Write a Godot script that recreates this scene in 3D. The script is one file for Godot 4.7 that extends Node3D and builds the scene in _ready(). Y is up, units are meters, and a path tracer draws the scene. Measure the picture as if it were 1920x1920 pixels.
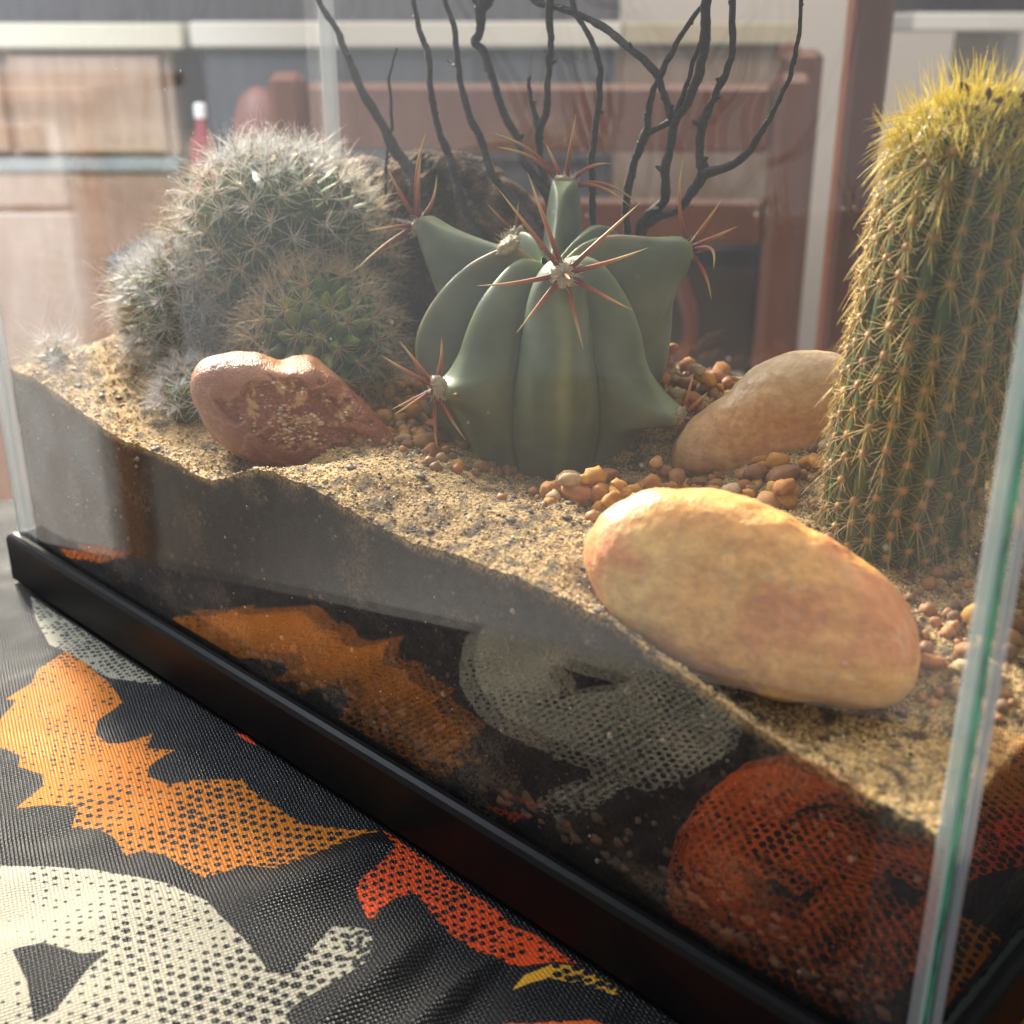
extends Node3D
# A glass tank planted with three cacti, standing at an angle on a printed tablecloth. Metres, y up, the table top at y = 0.

const EA := Vector3(-0.7172, 0.0, -0.6969)   # along the tank's front pane, from its near corner to its far left corner
const EB := Vector3(0.6969, 0.0, -0.7172)    # from the front pane to the back pane
const CORNER := Vector3(0.0828, 0.0, -0.1864)
const LEN := 0.4085
const DEEP := 0.184
const GLASS := 0.004
const SIZE := 2048

var rng := RandomNumberGenerator.new()
var noise := FastNoiseLite.new()
var fine := FastNoiseLite.new()
var tank := Transform3D(Basis(EA, Vector3.UP, EB), CORNER)
var taken := {}
var M := {}


# ---------------------------------------------------------------- helpers

class Geo:
	var v := PackedVector3Array()
	var n := PackedVector3Array()
	var c := PackedColorArray()
	var uv := PackedVector2Array()
	var uv2 := PackedVector2Array()
	var ix := PackedInt32Array()

	func grid(p: PackedVector3Array, nu: int, nv: int, wrap: bool, col := PackedColorArray(), poles := false, turn := 0) -> void:
		# p[i * nv + j]; turn 0 finds the outside of a closed shape by itself, 1 and -1 set it
		var first := v.size()
		var nn := PackedVector3Array()
		nn.resize(p.size())
		var mid := Vector3.ZERO
		for q in p:
			mid += q
		mid /= p.size()
		var volume := 0.0
		var rows := nu if wrap else nu - 1
		for i in rows:
			var i2 := (i + 1) % nu
			for j in nv - 1:
				var a := i * nv + j
				var b := i2 * nv + j
				var f := (p[b + 1] - p[a]).cross(p[a + 1] - p[b])
				nn[a] += f
				nn[b] += f
				nn[a + 1] += f
				nn[b + 1] += f
				volume += f.dot(p[a] - mid)
		if poles:
			for j in [0, nv - 1]:
				var s := Vector3.ZERO
				for i in nu:
					s += nn[i * nv + j]
				for i in nu:
					nn[i * nv + j] = s
		var back: bool = volume < 0.0 if turn == 0 else turn < 0
		for i in p.size():
			nn[i] = (-nn[i] if back else nn[i]).normalized()
		v.append_array(p)
		n.append_array(nn)
		if col.size():
			c.append_array(col)
		for i in rows:
			var i2 := (i + 1) % nu
			for j in nv - 1:
				var a := first + i * nv + j
				var b := first + i2 * nv + j
				if back:
					ix.append_array([a, b, b + 1, a, b + 1, a + 1])
				else:
					ix.append_array([a, b + 1, b, a, a + 1, b + 1])

	func tube(path: PackedVector3Array, radius: PackedFloat32Array, sides: int, col := PackedColorArray(), flat := 1.0) -> void:
		var m := path.size()
		var p := PackedVector3Array()
		var cc := PackedColorArray()
		var t := (path[1] - path[0]).normalized()
		var x := t.cross(Vector3.UP if absf(t.y) < 0.9 else Vector3.RIGHT).normalized()
		p.resize(sides * m)
		if col.size():
			cc.resize(sides * m)
		for j in m:
			t = (path[mini(j + 1, m - 1)] - path[maxi(j - 1, 0)]).normalized()
			x = (x - t * x.dot(t)).normalized()
			var y := t.cross(x)
			for i in sides:
				var a := TAU * i / sides
				p[i * m + j] = path[j] + (x * cos(a) + y * sin(a) * flat) * radius[j]
				if col.size():
					cc[i * m + j] = col[j]
		grid(p, sides, m, true, cc)

	func box(at: Vector3, size: Vector3, e := 0.0) -> void:
		# a box with chamfered edges
		var h := size / 2.0
		e = minf(e, minf(h.x, minf(h.y, h.z)) * 0.49)
		for axis in 3:
			for s in [-1.0, 1.0]:
				var k := Vector3.ZERO
				k[axis] = s
				var u := Vector3.ZERO
				u[(axis + 1) % 3] = 1.0
				var w := Vector3.ZERO
				w[(axis + 2) % 3] = 1.0
				var o: Vector3 = at + k * h[axis]
				var a: Vector3 = u * (h[(axis + 1) % 3] - e)
				var b: Vector3 = w * (h[(axis + 2) % 3] - e)
				face([o - a - b, o + a - b, o + a + b, o - a + b], k)
				if e > 0.0:
					for r in [-1.0, 1.0]:
						# chamfer between this face and the next axis
						var k2: Vector3 = u * r
						var o1: Vector3 = o + k2 * (h[(axis + 1) % 3] - e)
						var o2: Vector3 = at + k * (h[axis] - e) + k2 * h[(axis + 1) % 3]
						face([o1 - b, o1 + b, o2 + b, o2 - b], (k + k2).normalized())
		if e > 0.0:
			for sx in [-1.0, 1.0]:
				for sy in [-1.0, 1.0]:
					for sz in [-1.0, 1.0]:
						var g := Vector3(sx, sy, sz)
						var q := at + g * (h - Vector3.ONE * e)
						face([q + Vector3(sx * e, 0, 0), q + Vector3(0, sy * e, 0), q + Vector3(0, 0, sz * e)], g.normalized())

	func face(q: Array, out: Vector3) -> void:
		var first := v.size()
		for k in q:
			v.append(k)
			n.append(out)
		var ccw: bool = (q[1] - q[0]).cross(q[2] - q[0]).dot(out) > 0.0
		for k in range(1, q.size() - 1):
			ix.append_array([first, first + k + 1, first + k] if ccw else [first, first + k, first + k + 1])

	func add(g: Geo, t: Transform3D) -> void:
		var first := v.size()
		v.append_array(t * g.v)
		for k in g.n:
			n.append((t.basis * k).normalized())
		c.append_array(g.c)
		for k in g.ix:
			ix.append(first + k)

	func mesh() -> ArrayMesh:
		var a := []
		a.resize(Mesh.ARRAY_MAX)
		a[Mesh.ARRAY_VERTEX] = v
		a[Mesh.ARRAY_NORMAL] = n
		if c.size() == v.size():
			a[Mesh.ARRAY_COLOR] = c
		if uv.size() == v.size():
			a[Mesh.ARRAY_TEX_UV] = uv
		if uv2.size() == v.size():
			a[Mesh.ARRAY_TEX_UV2] = uv2
		a[Mesh.ARRAY_INDEX] = ix
		var m := ArrayMesh.new()
		m.add_surface_from_arrays(Mesh.PRIMITIVE_TRIANGLES, a)
		return m


func numbered(called: String) -> String:
	if not taken.has(called):
		taken[called] = 0
		return called
	taken[called] += 1
	return "%s_%03d" % [called, taken[called]]


func tag(o: Node3D, label: String, category: String, group := "") -> Node3D:
	o.set_meta("label", label)
	o.set_meta("category", category)
	if group:
		o.set_meta("group", group)
	return o


func thing(called: String, label: String, category: String, where := Transform3D(), group := "") -> Node3D:
	var o := Node3D.new()
	o.name = numbered(called)
	add_child(o)
	o.transform = where
	return tag(o, label, category, group)


func part(called: String, m: Mesh, look: Material, parent: Node3D = self, where := Transform3D()) -> MeshInstance3D:
	var o := MeshInstance3D.new()
	o.name = numbered(called) if parent == self else called
	o.mesh = m
	o.material_override = look
	parent.add_child(o, true)
	o.transform = where
	return o


func setting(o: Node3D) -> Node3D:
	o.set_meta("kind", "structure")
	return o


func stuff(o: Node3D) -> Node3D:
	o.set_meta("kind", "stuff")
	return o


func many(called: String, m: Mesh, look: Material, parent: Node3D, places: Array, tints := PackedColorArray()) -> MultiMeshInstance3D:
	var mm := MultiMesh.new()
	mm.transform_format = MultiMesh.TRANSFORM_3D
	mm.use_colors = tints.size() > 0
	mm.mesh = m
	mm.instance_count = places.size()
	for i in places.size():
		mm.set_instance_transform(i, places[i])
		if tints.size():
			mm.set_instance_color(i, tints[i])
	var o := MultiMeshInstance3D.new()
	o.name = called
	o.multimesh = mm
	o.material_override = look
	parent.add_child(o, true)
	stuff(o)
	return o


func at(a: float, y: float, b: float, turn := 0.0) -> Transform3D:   # a place in the tank
	return tank * Transform3D(Basis(Vector3.UP, turn), Vector3(a, y, b))


func upright(normal: Vector3, twist: float) -> Basis:
	var y := normal.normalized()
	var x := y.cross(Vector3.UP if absf(y.y) < 0.97 else Vector3.RIGHT).normalized()
	return Basis(x, y, x.cross(y)) * Basis(Vector3.UP, twist)


func flat(r: float, g: float, b: float) -> Color:   # a real-world base colour, as albedo_color wants it
	return Color(r, g, b).linear_to_srgb()


func mat(color: Color, rough: float, more := {}) -> StandardMaterial3D:
	var m := StandardMaterial3D.new()
	m.albedo_color = color
	m.roughness = rough
	for k in more:
		m.set(k, more[k])
	return m


func noisy(frequency: float, kind: int, colors: Array, stops: Array, size := 512, octaves := 4, number := 1) -> NoiseTexture2D:
	var f := FastNoiseLite.new()
	f.seed = number
	f.noise_type = kind
	f.frequency = frequency
	f.fractal_octaves = octaves
	if kind == FastNoiseLite.TYPE_CELLULAR:
		f.cellular_return_type = FastNoiseLite.RETURN_CELL_VALUE
		f.fractal_type = FastNoiseLite.FRACTAL_NONE
	var t := NoiseTexture2D.new()
	t.width = size
	t.height = size
	t.seamless = true
	t.noise = f
	if colors.size():
		var g := Gradient.new()
		g.colors = PackedColorArray(colors)
		g.offsets = PackedFloat32Array(stops)
		t.color_ramp = g
	return t


func curve(p: PackedVector2Array, t: float) -> Vector2:   # Catmull-Rom through p, t from 0 to 1
	var k := clampf(t, 0.0, 1.0) * (p.size() - 1)
	var i := mini(int(k), p.size() - 2)
	return p[i].cubic_interpolate(p[i + 1], p[maxi(i - 1, 0)], p[mini(i + 2, p.size() - 1)], k - i)


func ring(r: Array, angle: float) -> float:   # a closed row of radii
	var k := fposmod(angle / TAU, 1.0) * r.size()
	var i := int(k)
	var s := r.size()
	return cubic_interpolate(r[i % s], r[(i + 1) % s], r[(i + s - 1) % s], r[(i + 2) % s], k - i)


# ---------------------------------------------------------------- ready

func _ready() -> void:
	rng.seed = 11
	noise.seed = 3
	noise.frequency = 1.0
	noise.fractal_octaves = 4
	fine.seed = 8
	fine.frequency = 1.0
	fine.fractal_octaves = 2

	var cam := Camera3D.new()
	cam.name = "camera"
	cam.near = 0.02
	cam.far = 60.0
	cam.position = Vector3(0, 0.222, 0)
	cam.rotation_degrees = Vector3(-22, 0, 0)
	var lens := CameraAttributesPhysical.new()
	lens.frustum_focal_length = 28.13
	lens.exposure_aperture = 9.0
	lens.frustum_focus_distance = 0.37
	cam.attributes = lens
	cam.fov = 46.2
	add_child(cam)

	var env := Environment.new()
	env.background_mode = Environment.BG_COLOR
	env.background_color = Color(0.97, 0.97, 0.98)
	env.background_energy_multiplier = 0.36
	env.tonemap_mode = Environment.TONE_MAPPER_LINEAR
	env.tonemap_exposure = 1.18
	env.sdfgi_enabled = true
	env.ssao_enabled = true
	env.ssil_enabled = true
	var we := WorldEnvironment.new()
	we.environment = env
	add_child(we)

	# daylight from a window up behind the tank, to its left
	var window := SpotLight3D.new()
	window.name = "window_daylight"
	window.light_size = 0.26
	window.light_color = Color(1.0, 0.955, 0.87)
	window.light_energy = 36.0
	window.spot_angle = 10.0
	window.spot_angle_attenuation = 0.7
	window.spot_range = 12.0
	window.shadow_enabled = true
	window.position = Vector3(-1.1, 1.42, -2.2)
	window.basis = Basis.looking_at(Vector3(0.05, 0.10, -0.43) - window.position)
	add_child(window)
	# added fill lamp on the left: brightens the floor and furniture the pane mirrors
	var side := AreaLight3D.new()
	side.name = "added_side_fill"
	side.area_size = Vector2(0.6, 0.6)
	side.light_color = Color(0.92, 0.96, 1.0)
	side.light_energy = 7.0
	side.shadow_enabled = true
	side.position = Vector3(-0.75, 0.95, -1.0)
	side.basis = Basis.looking_at(Vector3(-1.6, 0.1, -0.78) - side.position)
	add_child(side)
	# another added fill lamp, high up: brightens only the counters and chairs behind
	var rear := AreaLight3D.new()
	rear.name = "added_rear_fill"
	rear.area_size = Vector2(1.4, 0.6)
	rear.light_color = Color(1.0, 0.95, 0.88)
	rear.light_energy = 2.4
	rear.shadow_enabled = true
	rear.position = Vector3(0.2, 1.7, -0.95)
	rear.basis = Basis.looking_at(Vector3(0.1, -0.1, -2.4) - rear.position)
	add_child(rear)

	materials()
	room()
	table()
	tank_glass()
	soil()
	gravel()
	stones()
	sea_fan()
	green_cactus()
	hairy_cactus()
	golden_cactus()


func materials() -> void:
	M.glass = mat(Color(0.86, 0.88, 0.88, 0.003), 0.0, {"transparency": BaseMaterial3D.TRANSPARENCY_ALPHA})
	M.edge = mat(flat(0.10, 0.62, 0.46), 0.12, {"backlight_enabled": true, "backlight": Color(0.3, 0.75, 0.6), "albedo_texture": noisy(0.02, FastNoiseLite.TYPE_SIMPLEX, [Color(0.3, 0.5, 0.45), Color(0.75, 0.95, 0.85), Color(1, 1, 1)], [0.2, 0.5, 0.8], 256), "uv1_triplanar": true, "uv1_scale": Vector3(60, 12, 60)})
	M.bevel = mat(Color(0.75, 0.86, 0.84, 0.7), 0.3, {"transparency": BaseMaterial3D.TRANSPARENCY_ALPHA})
	M.silicone = mat(Color(0.70, 0.72, 0.74, 0.03), 0.35, {"transparency": BaseMaterial3D.TRANSPARENCY_ALPHA})
	M.bead = mat(Color(0.82, 0.84, 0.86, 0.5), 0.3, {"transparency": BaseMaterial3D.TRANSPARENCY_ALPHA})
	M.plastic = mat(flat(0.007, 0.007, 0.008), 0.38, {"metallic_specular": 0.25})
	var grains := noisy(0.09, FastNoiseLite.TYPE_CELLULAR, [Color(0.45, 0.42, 0.4), Color(0.8, 0.78, 0.74), Color(1, 1, 1)], [0.15, 0.5, 0.9])
	var rough := noisy(0.03, FastNoiseLite.TYPE_SIMPLEX_SMOOTH, [], [])
	M.sand = mat(Color.WHITE, 0.9, {"vertex_color_use_as_albedo": true, "albedo_texture": grains, "uv1_triplanar": true, "uv1_scale": Vector3.ONE * 34.0, "heightmap_enabled": true, "heightmap_texture": grains, "heightmap_scale": 0.045})
	M.grain = mat(Color.WHITE, 0.6, {"vertex_color_use_as_albedo": true})
	M.painted = mat(Color.WHITE, 0.5, {"vertex_color_use_as_albedo": true})
	var mottle := noisy(0.012, FastNoiseLite.TYPE_SIMPLEX_SMOOTH, [Color(0.90, 0.87, 0.85), Color(1, 1, 1)], [0.3, 0.7], 512, 6)
	M.stone = mat(Color.WHITE, 0.42, {"vertex_color_use_as_albedo": true, "albedo_texture": mottle, "uv1_triplanar": true, "uv1_scale": Vector3.ONE * 34.0, "heightmap_enabled": true, "heightmap_texture": rough, "heightmap_scale": 0.022, "subsurf_scatter_enabled": true, "subsurf_scatter_strength": 0.12})
	M.crystal = mat(Color.WHITE, 0.34, {"vertex_color_use_as_albedo": true, "heightmap_enabled": true, "heightmap_texture": rough, "heightmap_scale": 0.06, "uv1_triplanar": true, "uv1_scale": Vector3.ONE * 60.0, "subsurf_scatter_enabled": true, "subsurf_scatter_strength": 0.1})
	M.rock = mat(Color.WHITE, 0.95, {"vertex_color_use_as_albedo": true, "albedo_texture": mottle, "uv1_triplanar": true, "uv1_scale": Vector3.ONE * 30.0, "heightmap_enabled": true, "heightmap_texture": rough, "heightmap_scale": 0.2})
	M.twig = mat(flat(0.035, 0.036, 0.036), 0.62, {"albedo_texture": mottle, "uv1_triplanar": true, "uv1_scale": Vector3.ONE * 60.0, "heightmap_enabled": true, "heightmap_texture": rough, "heightmap_scale": 0.08})
	M.skin = mat(Color.WHITE, 0.46, {"vertex_color_use_as_albedo": true, "subsurf_scatter_enabled": true, "subsurf_scatter_strength": 0.08, "albedo_texture": noisy(0.01, FastNoiseLite.TYPE_SIMPLEX_SMOOTH, [Color(0.85, 0.87, 0.85), Color(1, 1, 1)], [0.3, 0.7], 256), "uv1_triplanar": true, "uv1_scale": Vector3.ONE * 20.0})
	M.spine = mat(Color.WHITE, 0.55, {"vertex_color_use_as_albedo": true, "backlight_enabled": true, "backlight": Color(0.55, 0.55, 0.55)})
	M.hair = mat(Color.WHITE, 0.5, {"vertex_color_use_as_albedo": true, "backlight_enabled": true, "backlight": Color(0.8, 0.8, 0.8)})
	M.green = mat(Color.WHITE, 0.5, {"vertex_color_use_as_albedo": true, "subsurf_scatter_enabled": true, "subsurf_scatter_strength": 0.08})


# ---------------------------------------------------------------- the room behind and beside the tank

func slab(called: String, parent: Node3D, lo: Vector3, hi: Vector3, look: Material, e := 0.004) -> MeshInstance3D:
	var g := Geo.new()
	g.box((lo + hi) / 2.0, hi - lo, e)
	return part(called, g.mesh(), look, parent)


func room() -> void:
	var planks := noisy(0.012, FastNoiseLite.TYPE_SIMPLEX_SMOOTH, [Color(0.93, 0.91, 0.89), Color(1, 1, 1)], [0.3, 0.7])
	var wood := func(r: float, g: float, b: float, k := 0.4) -> StandardMaterial3D:
		return mat(flat(r, g, b), k, {"albedo_texture": planks, "uv1_triplanar": true, "uv1_scale": Vector3(6, 1.2, 6)})
	var cream := mat(flat(0.66, 0.62, 0.50), 0.5)
	var slate: StandardMaterial3D = wood.call(0.09, 0.10, 0.125)
	var red: StandardMaterial3D = wood.call(0.17, 0.048, 0.018, 0.4)
	setting(slab("floor", self, Vector3(-4, -0.8, -3.2), Vector3(3, -0.75, 2.5), wood.call(0.60, 0.535, 0.46, 0.5), 0.0))
	setting(slab("left_wall", self, Vector3(-3.3, -0.75, -3.2), Vector3(-3.2, 1.7, 2.5), mat(flat(0.56, 0.55, 0.53), 0.8), 0.0))
	setting(slab("back_wall", self, Vector3(-3.2, -0.75, -3.1), Vector3(0.25, 0.8, -3.0), wood.call(0.15, 0.15, 0.18, 0.7), 0.0))
	setting(slab("back_wall", self, Vector3(0.25, -0.75, -3.1), Vector3(3.0, 0.8, -3.0), mat(flat(0.82, 0.76, 0.70), 0.8), 0.0))

	var t := thing("kitchen_counter", "tan wooden kitchen counter with thick cream top behind the tank's left end", "counter")
	slab("worktop", t, Vector3(-1.6, 0.190, -2.75), Vector3(-0.512, 0.228, -2.0), cream)
	slab("cabinet", t, Vector3(-1.58, 0.026, -2.72), Vector3(-0.54, 0.189, -2.03), wood.call(0.42, 0.31, 0.24))
	for k in 4:
		slab("door_panel", t, Vector3(-1.56 + 0.255 * k, 0.034, -2.029), Vector3(-1.32 + 0.255 * k, 0.18, -2.015), wood.call(0.46, 0.34, 0.26), 0.003)
	slab("grey_rail", t, Vector3(-1.58, 0.003, -2.7), Vector3(-0.54, 0.025, -2.02), mat(flat(0.25, 0.28, 0.30), 0.5))
	slab("lower_cabinet", t, Vector3(-1.58, -0.75, -2.72), Vector3(-0.54, 0.002, -2.03), wood.call(0.34, 0.22, 0.17))

	t = thing("kitchen_counter", "slate grey counter with pale cream top, right of the tan one", "counter")
	slab("worktop", t, Vector3(-0.50, 0.192, -2.7), Vector3(0.17, 0.230, -2.0), mat(flat(0.74, 0.72, 0.66), 0.5))
	slab("worktop", t, Vector3(0.172, 0.195, -2.72), Vector3(0.45, 0.229, -2.02), mat(flat(0.52, 0.46, 0.34), 0.5))
	slab("cabinet", t, Vector3(-0.49, -0.75, -2.68), Vector3(0.16, 0.191, -2.03), slate)
	slab("cabinet", t, Vector3(0.161, -0.75, -2.69), Vector3(0.44, 0.194, -2.04), wood.call(0.30, 0.22, 0.17))
	var g := Geo.new()
	for k in 3:
		g.box(Vector3(-0.38 + 0.22 * k, 0.10, -2.024), Vector3(0.2, 0.16, 0.012), 0.003)
	part("drawer_front", g.mesh(), slate, t)

	t = thing("bottle", "small blurred dark red bottle with white cap behind the hairy cactus", "bottle", Transform3D(Basis.from_scale(Vector3(0.62, 0.90, 0.62)), Vector3(-0.40, -0.051, -1.62)))
	g = Geo.new()
	var lathe := func(profile: Array) -> Geo:
		var p := PackedVector3Array()
		for i in 20:
			for k in profile:
				p.append(Vector3(cos(TAU * i / 20) * k[0], k[1], sin(TAU * i / 20) * k[0]))
		var q := Geo.new()
		q.grid(p, 20, profile.size(), true)
		return q
	part("body", lathe.call([[0.0, 0], [0.03, 0], [0.032, 0.01], [0.032, 0.12], [0.026, 0.15], [0.012, 0.17], [0.011, 0.185]]).mesh(), mat(flat(0.25, 0.03, 0.045), 0.35), t)
	part("cap", lathe.call([[0.0125, 0.183], [0.0125, 0.2], [0.01, 0.203], [0.0, 0.203]]).mesh(), mat(flat(0.85, 0.86, 0.88), 0.3), t)
	t = thing("side_table", "low dark side table under the red bottle", "table", Transform3D(Basis(), Vector3(-0.38, -0.75, -1.68)))
	slab("table_top", t, Vector3(-0.14, 0.675, -0.14), Vector3(0.14, 0.699, 0.14), slate)
	for sx in [-1.0, 1.0]:
		for sz in [-1.0, 1.0]:
			slab("leg", t, Vector3(sx * 0.12 - 0.015, 0.0, sz * 0.12 - 0.015), Vector3(sx * 0.12 + 0.015, 0.674, sz * 0.12 + 0.015), slate)
	t = thing("teapot", "blurred round terracotta pot with a dark spout beside the red bottle", "pot", Transform3D(Basis.from_scale(Vector3(0.75, 0.95, 0.75)), Vector3(-0.325, -0.051, -1.62)))
	part("body", lathe.call([[0.0, 0], [0.03, 0], [0.046, 0.05], [0.052, 0.11], [0.045, 0.17], [0.03, 0.2], [0.012, 0.212], [0.0, 0.214]]).mesh(), mat(flat(0.24, 0.10, 0.08), 0.5), t)
	g = Geo.new()
	g.tube(PackedVector3Array([Vector3(-0.04, 0.11, 0), Vector3(-0.065, 0.135, 0), Vector3(-0.075, 0.17, 0)]), PackedFloat32Array([0.012, 0.009, 0.007]), 8)
	part("spout", g.mesh(), slate, t)

	# the two dining chairs: the first faces the tank with its back, the second stands closer to it
	var one := chair(red, mat(flat(0.62, 0.58, 0.50), 0.7))
	tag(one, "wide red wooden dining chair with lyre splats, directly behind the tank", "chair", "red wooden dining chairs")
	one.transform = Transform3D(Basis(Vector3.UP, deg_to_rad(-4.0)), Vector3(0.025, -0.75, -1.27))
	var two: Node3D = one.duplicate()
	two.name = numbered("dining_chair")
	add_child(two)
	tag(two, "red wooden dining chair turned side-on behind the first one's right post", "chair", "red wooden dining chairs")
	two.transform = Transform3D(Basis(Vector3.UP, deg_to_rad(80.0)), Vector3(0.36, -0.73, -1.62))
	t = thing("wooden_post", "dark red upright wooden post behind the golden cactus", "post", Transform3D(Basis(), Vector3(0.24, 0, -0.87)))
	slab("shaft", t, Vector3(-0.0135, -0.70, -0.012), Vector3(0.0135, 0.5, 0.012), red, 0.004)
	slab("foot", t, Vector3(-0.03, -0.75, -0.03), Vector3(0.03, -0.701, 0.03), red, 0.006)
	slab("cap", t, Vector3(-0.018, 0.501, -0.016), Vector3(0.018, 0.52, 0.016), red, 0.005)

	t = thing("stove", "black framed dark glass oven door low behind the green cactus", "oven", Transform3D(Basis(), Vector3(0.29, -0.75, -1.75)))
	slab("housing", t, Vector3(-0.10, 0.0, -0.24), Vector3(0.10, 0.69, 0.0), mat(flat(0.05, 0.05, 0.055), 0.5))
	slab("door_frame", t, Vector3(-0.085, 0.40, 0.001), Vector3(0.085, 0.68, 0.012), mat(flat(0.012, 0.012, 0.014), 0.3))
	slab("door_glass", t, Vector3(-0.06, 0.43, 0.013), Vector3(0.06, 0.65, 0.016), mat(flat(0.05, 0.035, 0.028), 0.15), 0.001)

	t = thing("wall_shelf", "white ledge under a dark box, top right in the background", "shelf")
	slab("ledge", t, Vector3(0.62, 0.215, -2.35), Vector3(1.5, 0.243, -2.0), mat(flat(0.82, 0.82, 0.80), 0.5))
	slab("bracket", t, Vector3(0.8, 0.13, -2.34), Vector3(0.83, 0.214, -2.1), mat(flat(0.6, 0.6, 0.58), 0.5))
	t = thing("storage_box", "dark box on the white ledge at the top right edge", "box")
	slab("body", t, Vector3(0.64, 0.2435, -2.32), Vector3(1.4, 0.40, -2.02), mat(flat(0.02, 0.022, 0.035), 0.5), 0.006)
	slab("lid", t, Vector3(0.632, 0.4005, -2.33), Vector3(1.408, 0.425, -2.01), mat(flat(0.03, 0.03, 0.045), 0.5), 0.006)

	# seen as a reflection in the front pane: a chest of drawers on the left of the table
	t = thing("chest_of_drawers", "pale chest of drawers with brown corner post, reflected in the tank's front pane", "cabinet", Transform3D(Basis(), Vector3(-1.3, -0.75, -0.757)))
	var pale: StandardMaterial3D = wood.call(0.55, 0.50, 0.44)
	var brown: StandardMaterial3D = wood.call(0.14, 0.062, 0.024)
	slab("carcass", t, Vector3(-0.45, 0.06, -0.94), Vector3(-0.02, 0.885, -0.02), pale)
	slab("corner_post", t, Vector3(-0.06, 0.0, -0.022), Vector3(0.0, 0.885, 0.012), brown)
	slab("corner_post", t, Vector3(-0.06, 0.0, -0.96), Vector3(0.0, 0.885, -0.925), brown)
	slab("top", t, Vector3(-0.47, 0.886, -0.97), Vector3(0.02, 0.905, 0.018), brown)
	var d := slab("drawer", t, Vector3(-0.019, 0.76, -0.91), Vector3(-0.006, 0.875, -0.035), pale)
	slab("handle", d, Vector3(-0.005, 0.835, -0.30), Vector3(0.012, 0.862, -0.055), brown, 0.006)
	slab("door", t, Vector3(-0.019, 0.07, -0.91), Vector3(-0.008, 0.752, -0.035), pale)


func chair(red: Material, seat_look: Material) -> Node3D:
	var t := Node3D.new()
	t.name = numbered("dining_chair")
	add_child(t)
	for s in [-1.0, 1.0]:
		slab("back_post", t, Vector3(s * 0.252 - 0.018, 0, -0.016), Vector3(s * 0.252 + 0.018, 0.93, 0.016), red, 0.008)
		slab("leg", t, Vector3(s * 0.24 - 0.018, 0, -0.44), Vector3(s * 0.24 + 0.018, 0.43, -0.405), red, 0.006)
	slab("top_rail", t, Vector3(-0.233, 0.855, -0.012), Vector3(0.233, 0.92, 0.012), red, 0.008)
	slab("middle_rail", t, Vector3(-0.233, 0.765, -0.01), Vector3(0.233, 0.81, 0.01), red, 0.006)
	slab("lower_rail", t, Vector3(-0.233, 0.53, -0.01), Vector3(0.233, 0.60, 0.01), red, 0.006)
	slab("seat_frame", t, Vector3(-0.25, 0.40, -0.43), Vector3(0.25, 0.44, -0.017), red, 0.006)
	slab("seat_cushion", t, Vector3(-0.235, 0.441, -0.42), Vector3(0.235, 0.475, -0.03), seat_look, 0.014)
	for s in [-1.0, 1.0]:
		var g := Geo.new()
		for m in [-1.0, 1.0]:
			var p := PackedVector3Array()
			var r := PackedFloat32Array()
			for k in 13:
				var f := k / 12.0
				p.append(Vector3(s * 0.12 + m * (0.012 + 0.045 * sin(PI * f) * (1.0 - 0.5 * f)), 0.60 + 0.165 * f, 0.0))
				r.append(0.008)
			g.tube(p, r, 8)
		part("lyre_splat", g.mesh(), red, t)
	return t


# ---------------------------------------------------------------- table and cloth

const EDGE := Vector3(-0.149, 0, -0.248)
const ALONG := Vector3(-0.4325, 0, -0.9016)
const INTO := Vector3(0.9016, 0, -0.4325)


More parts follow.
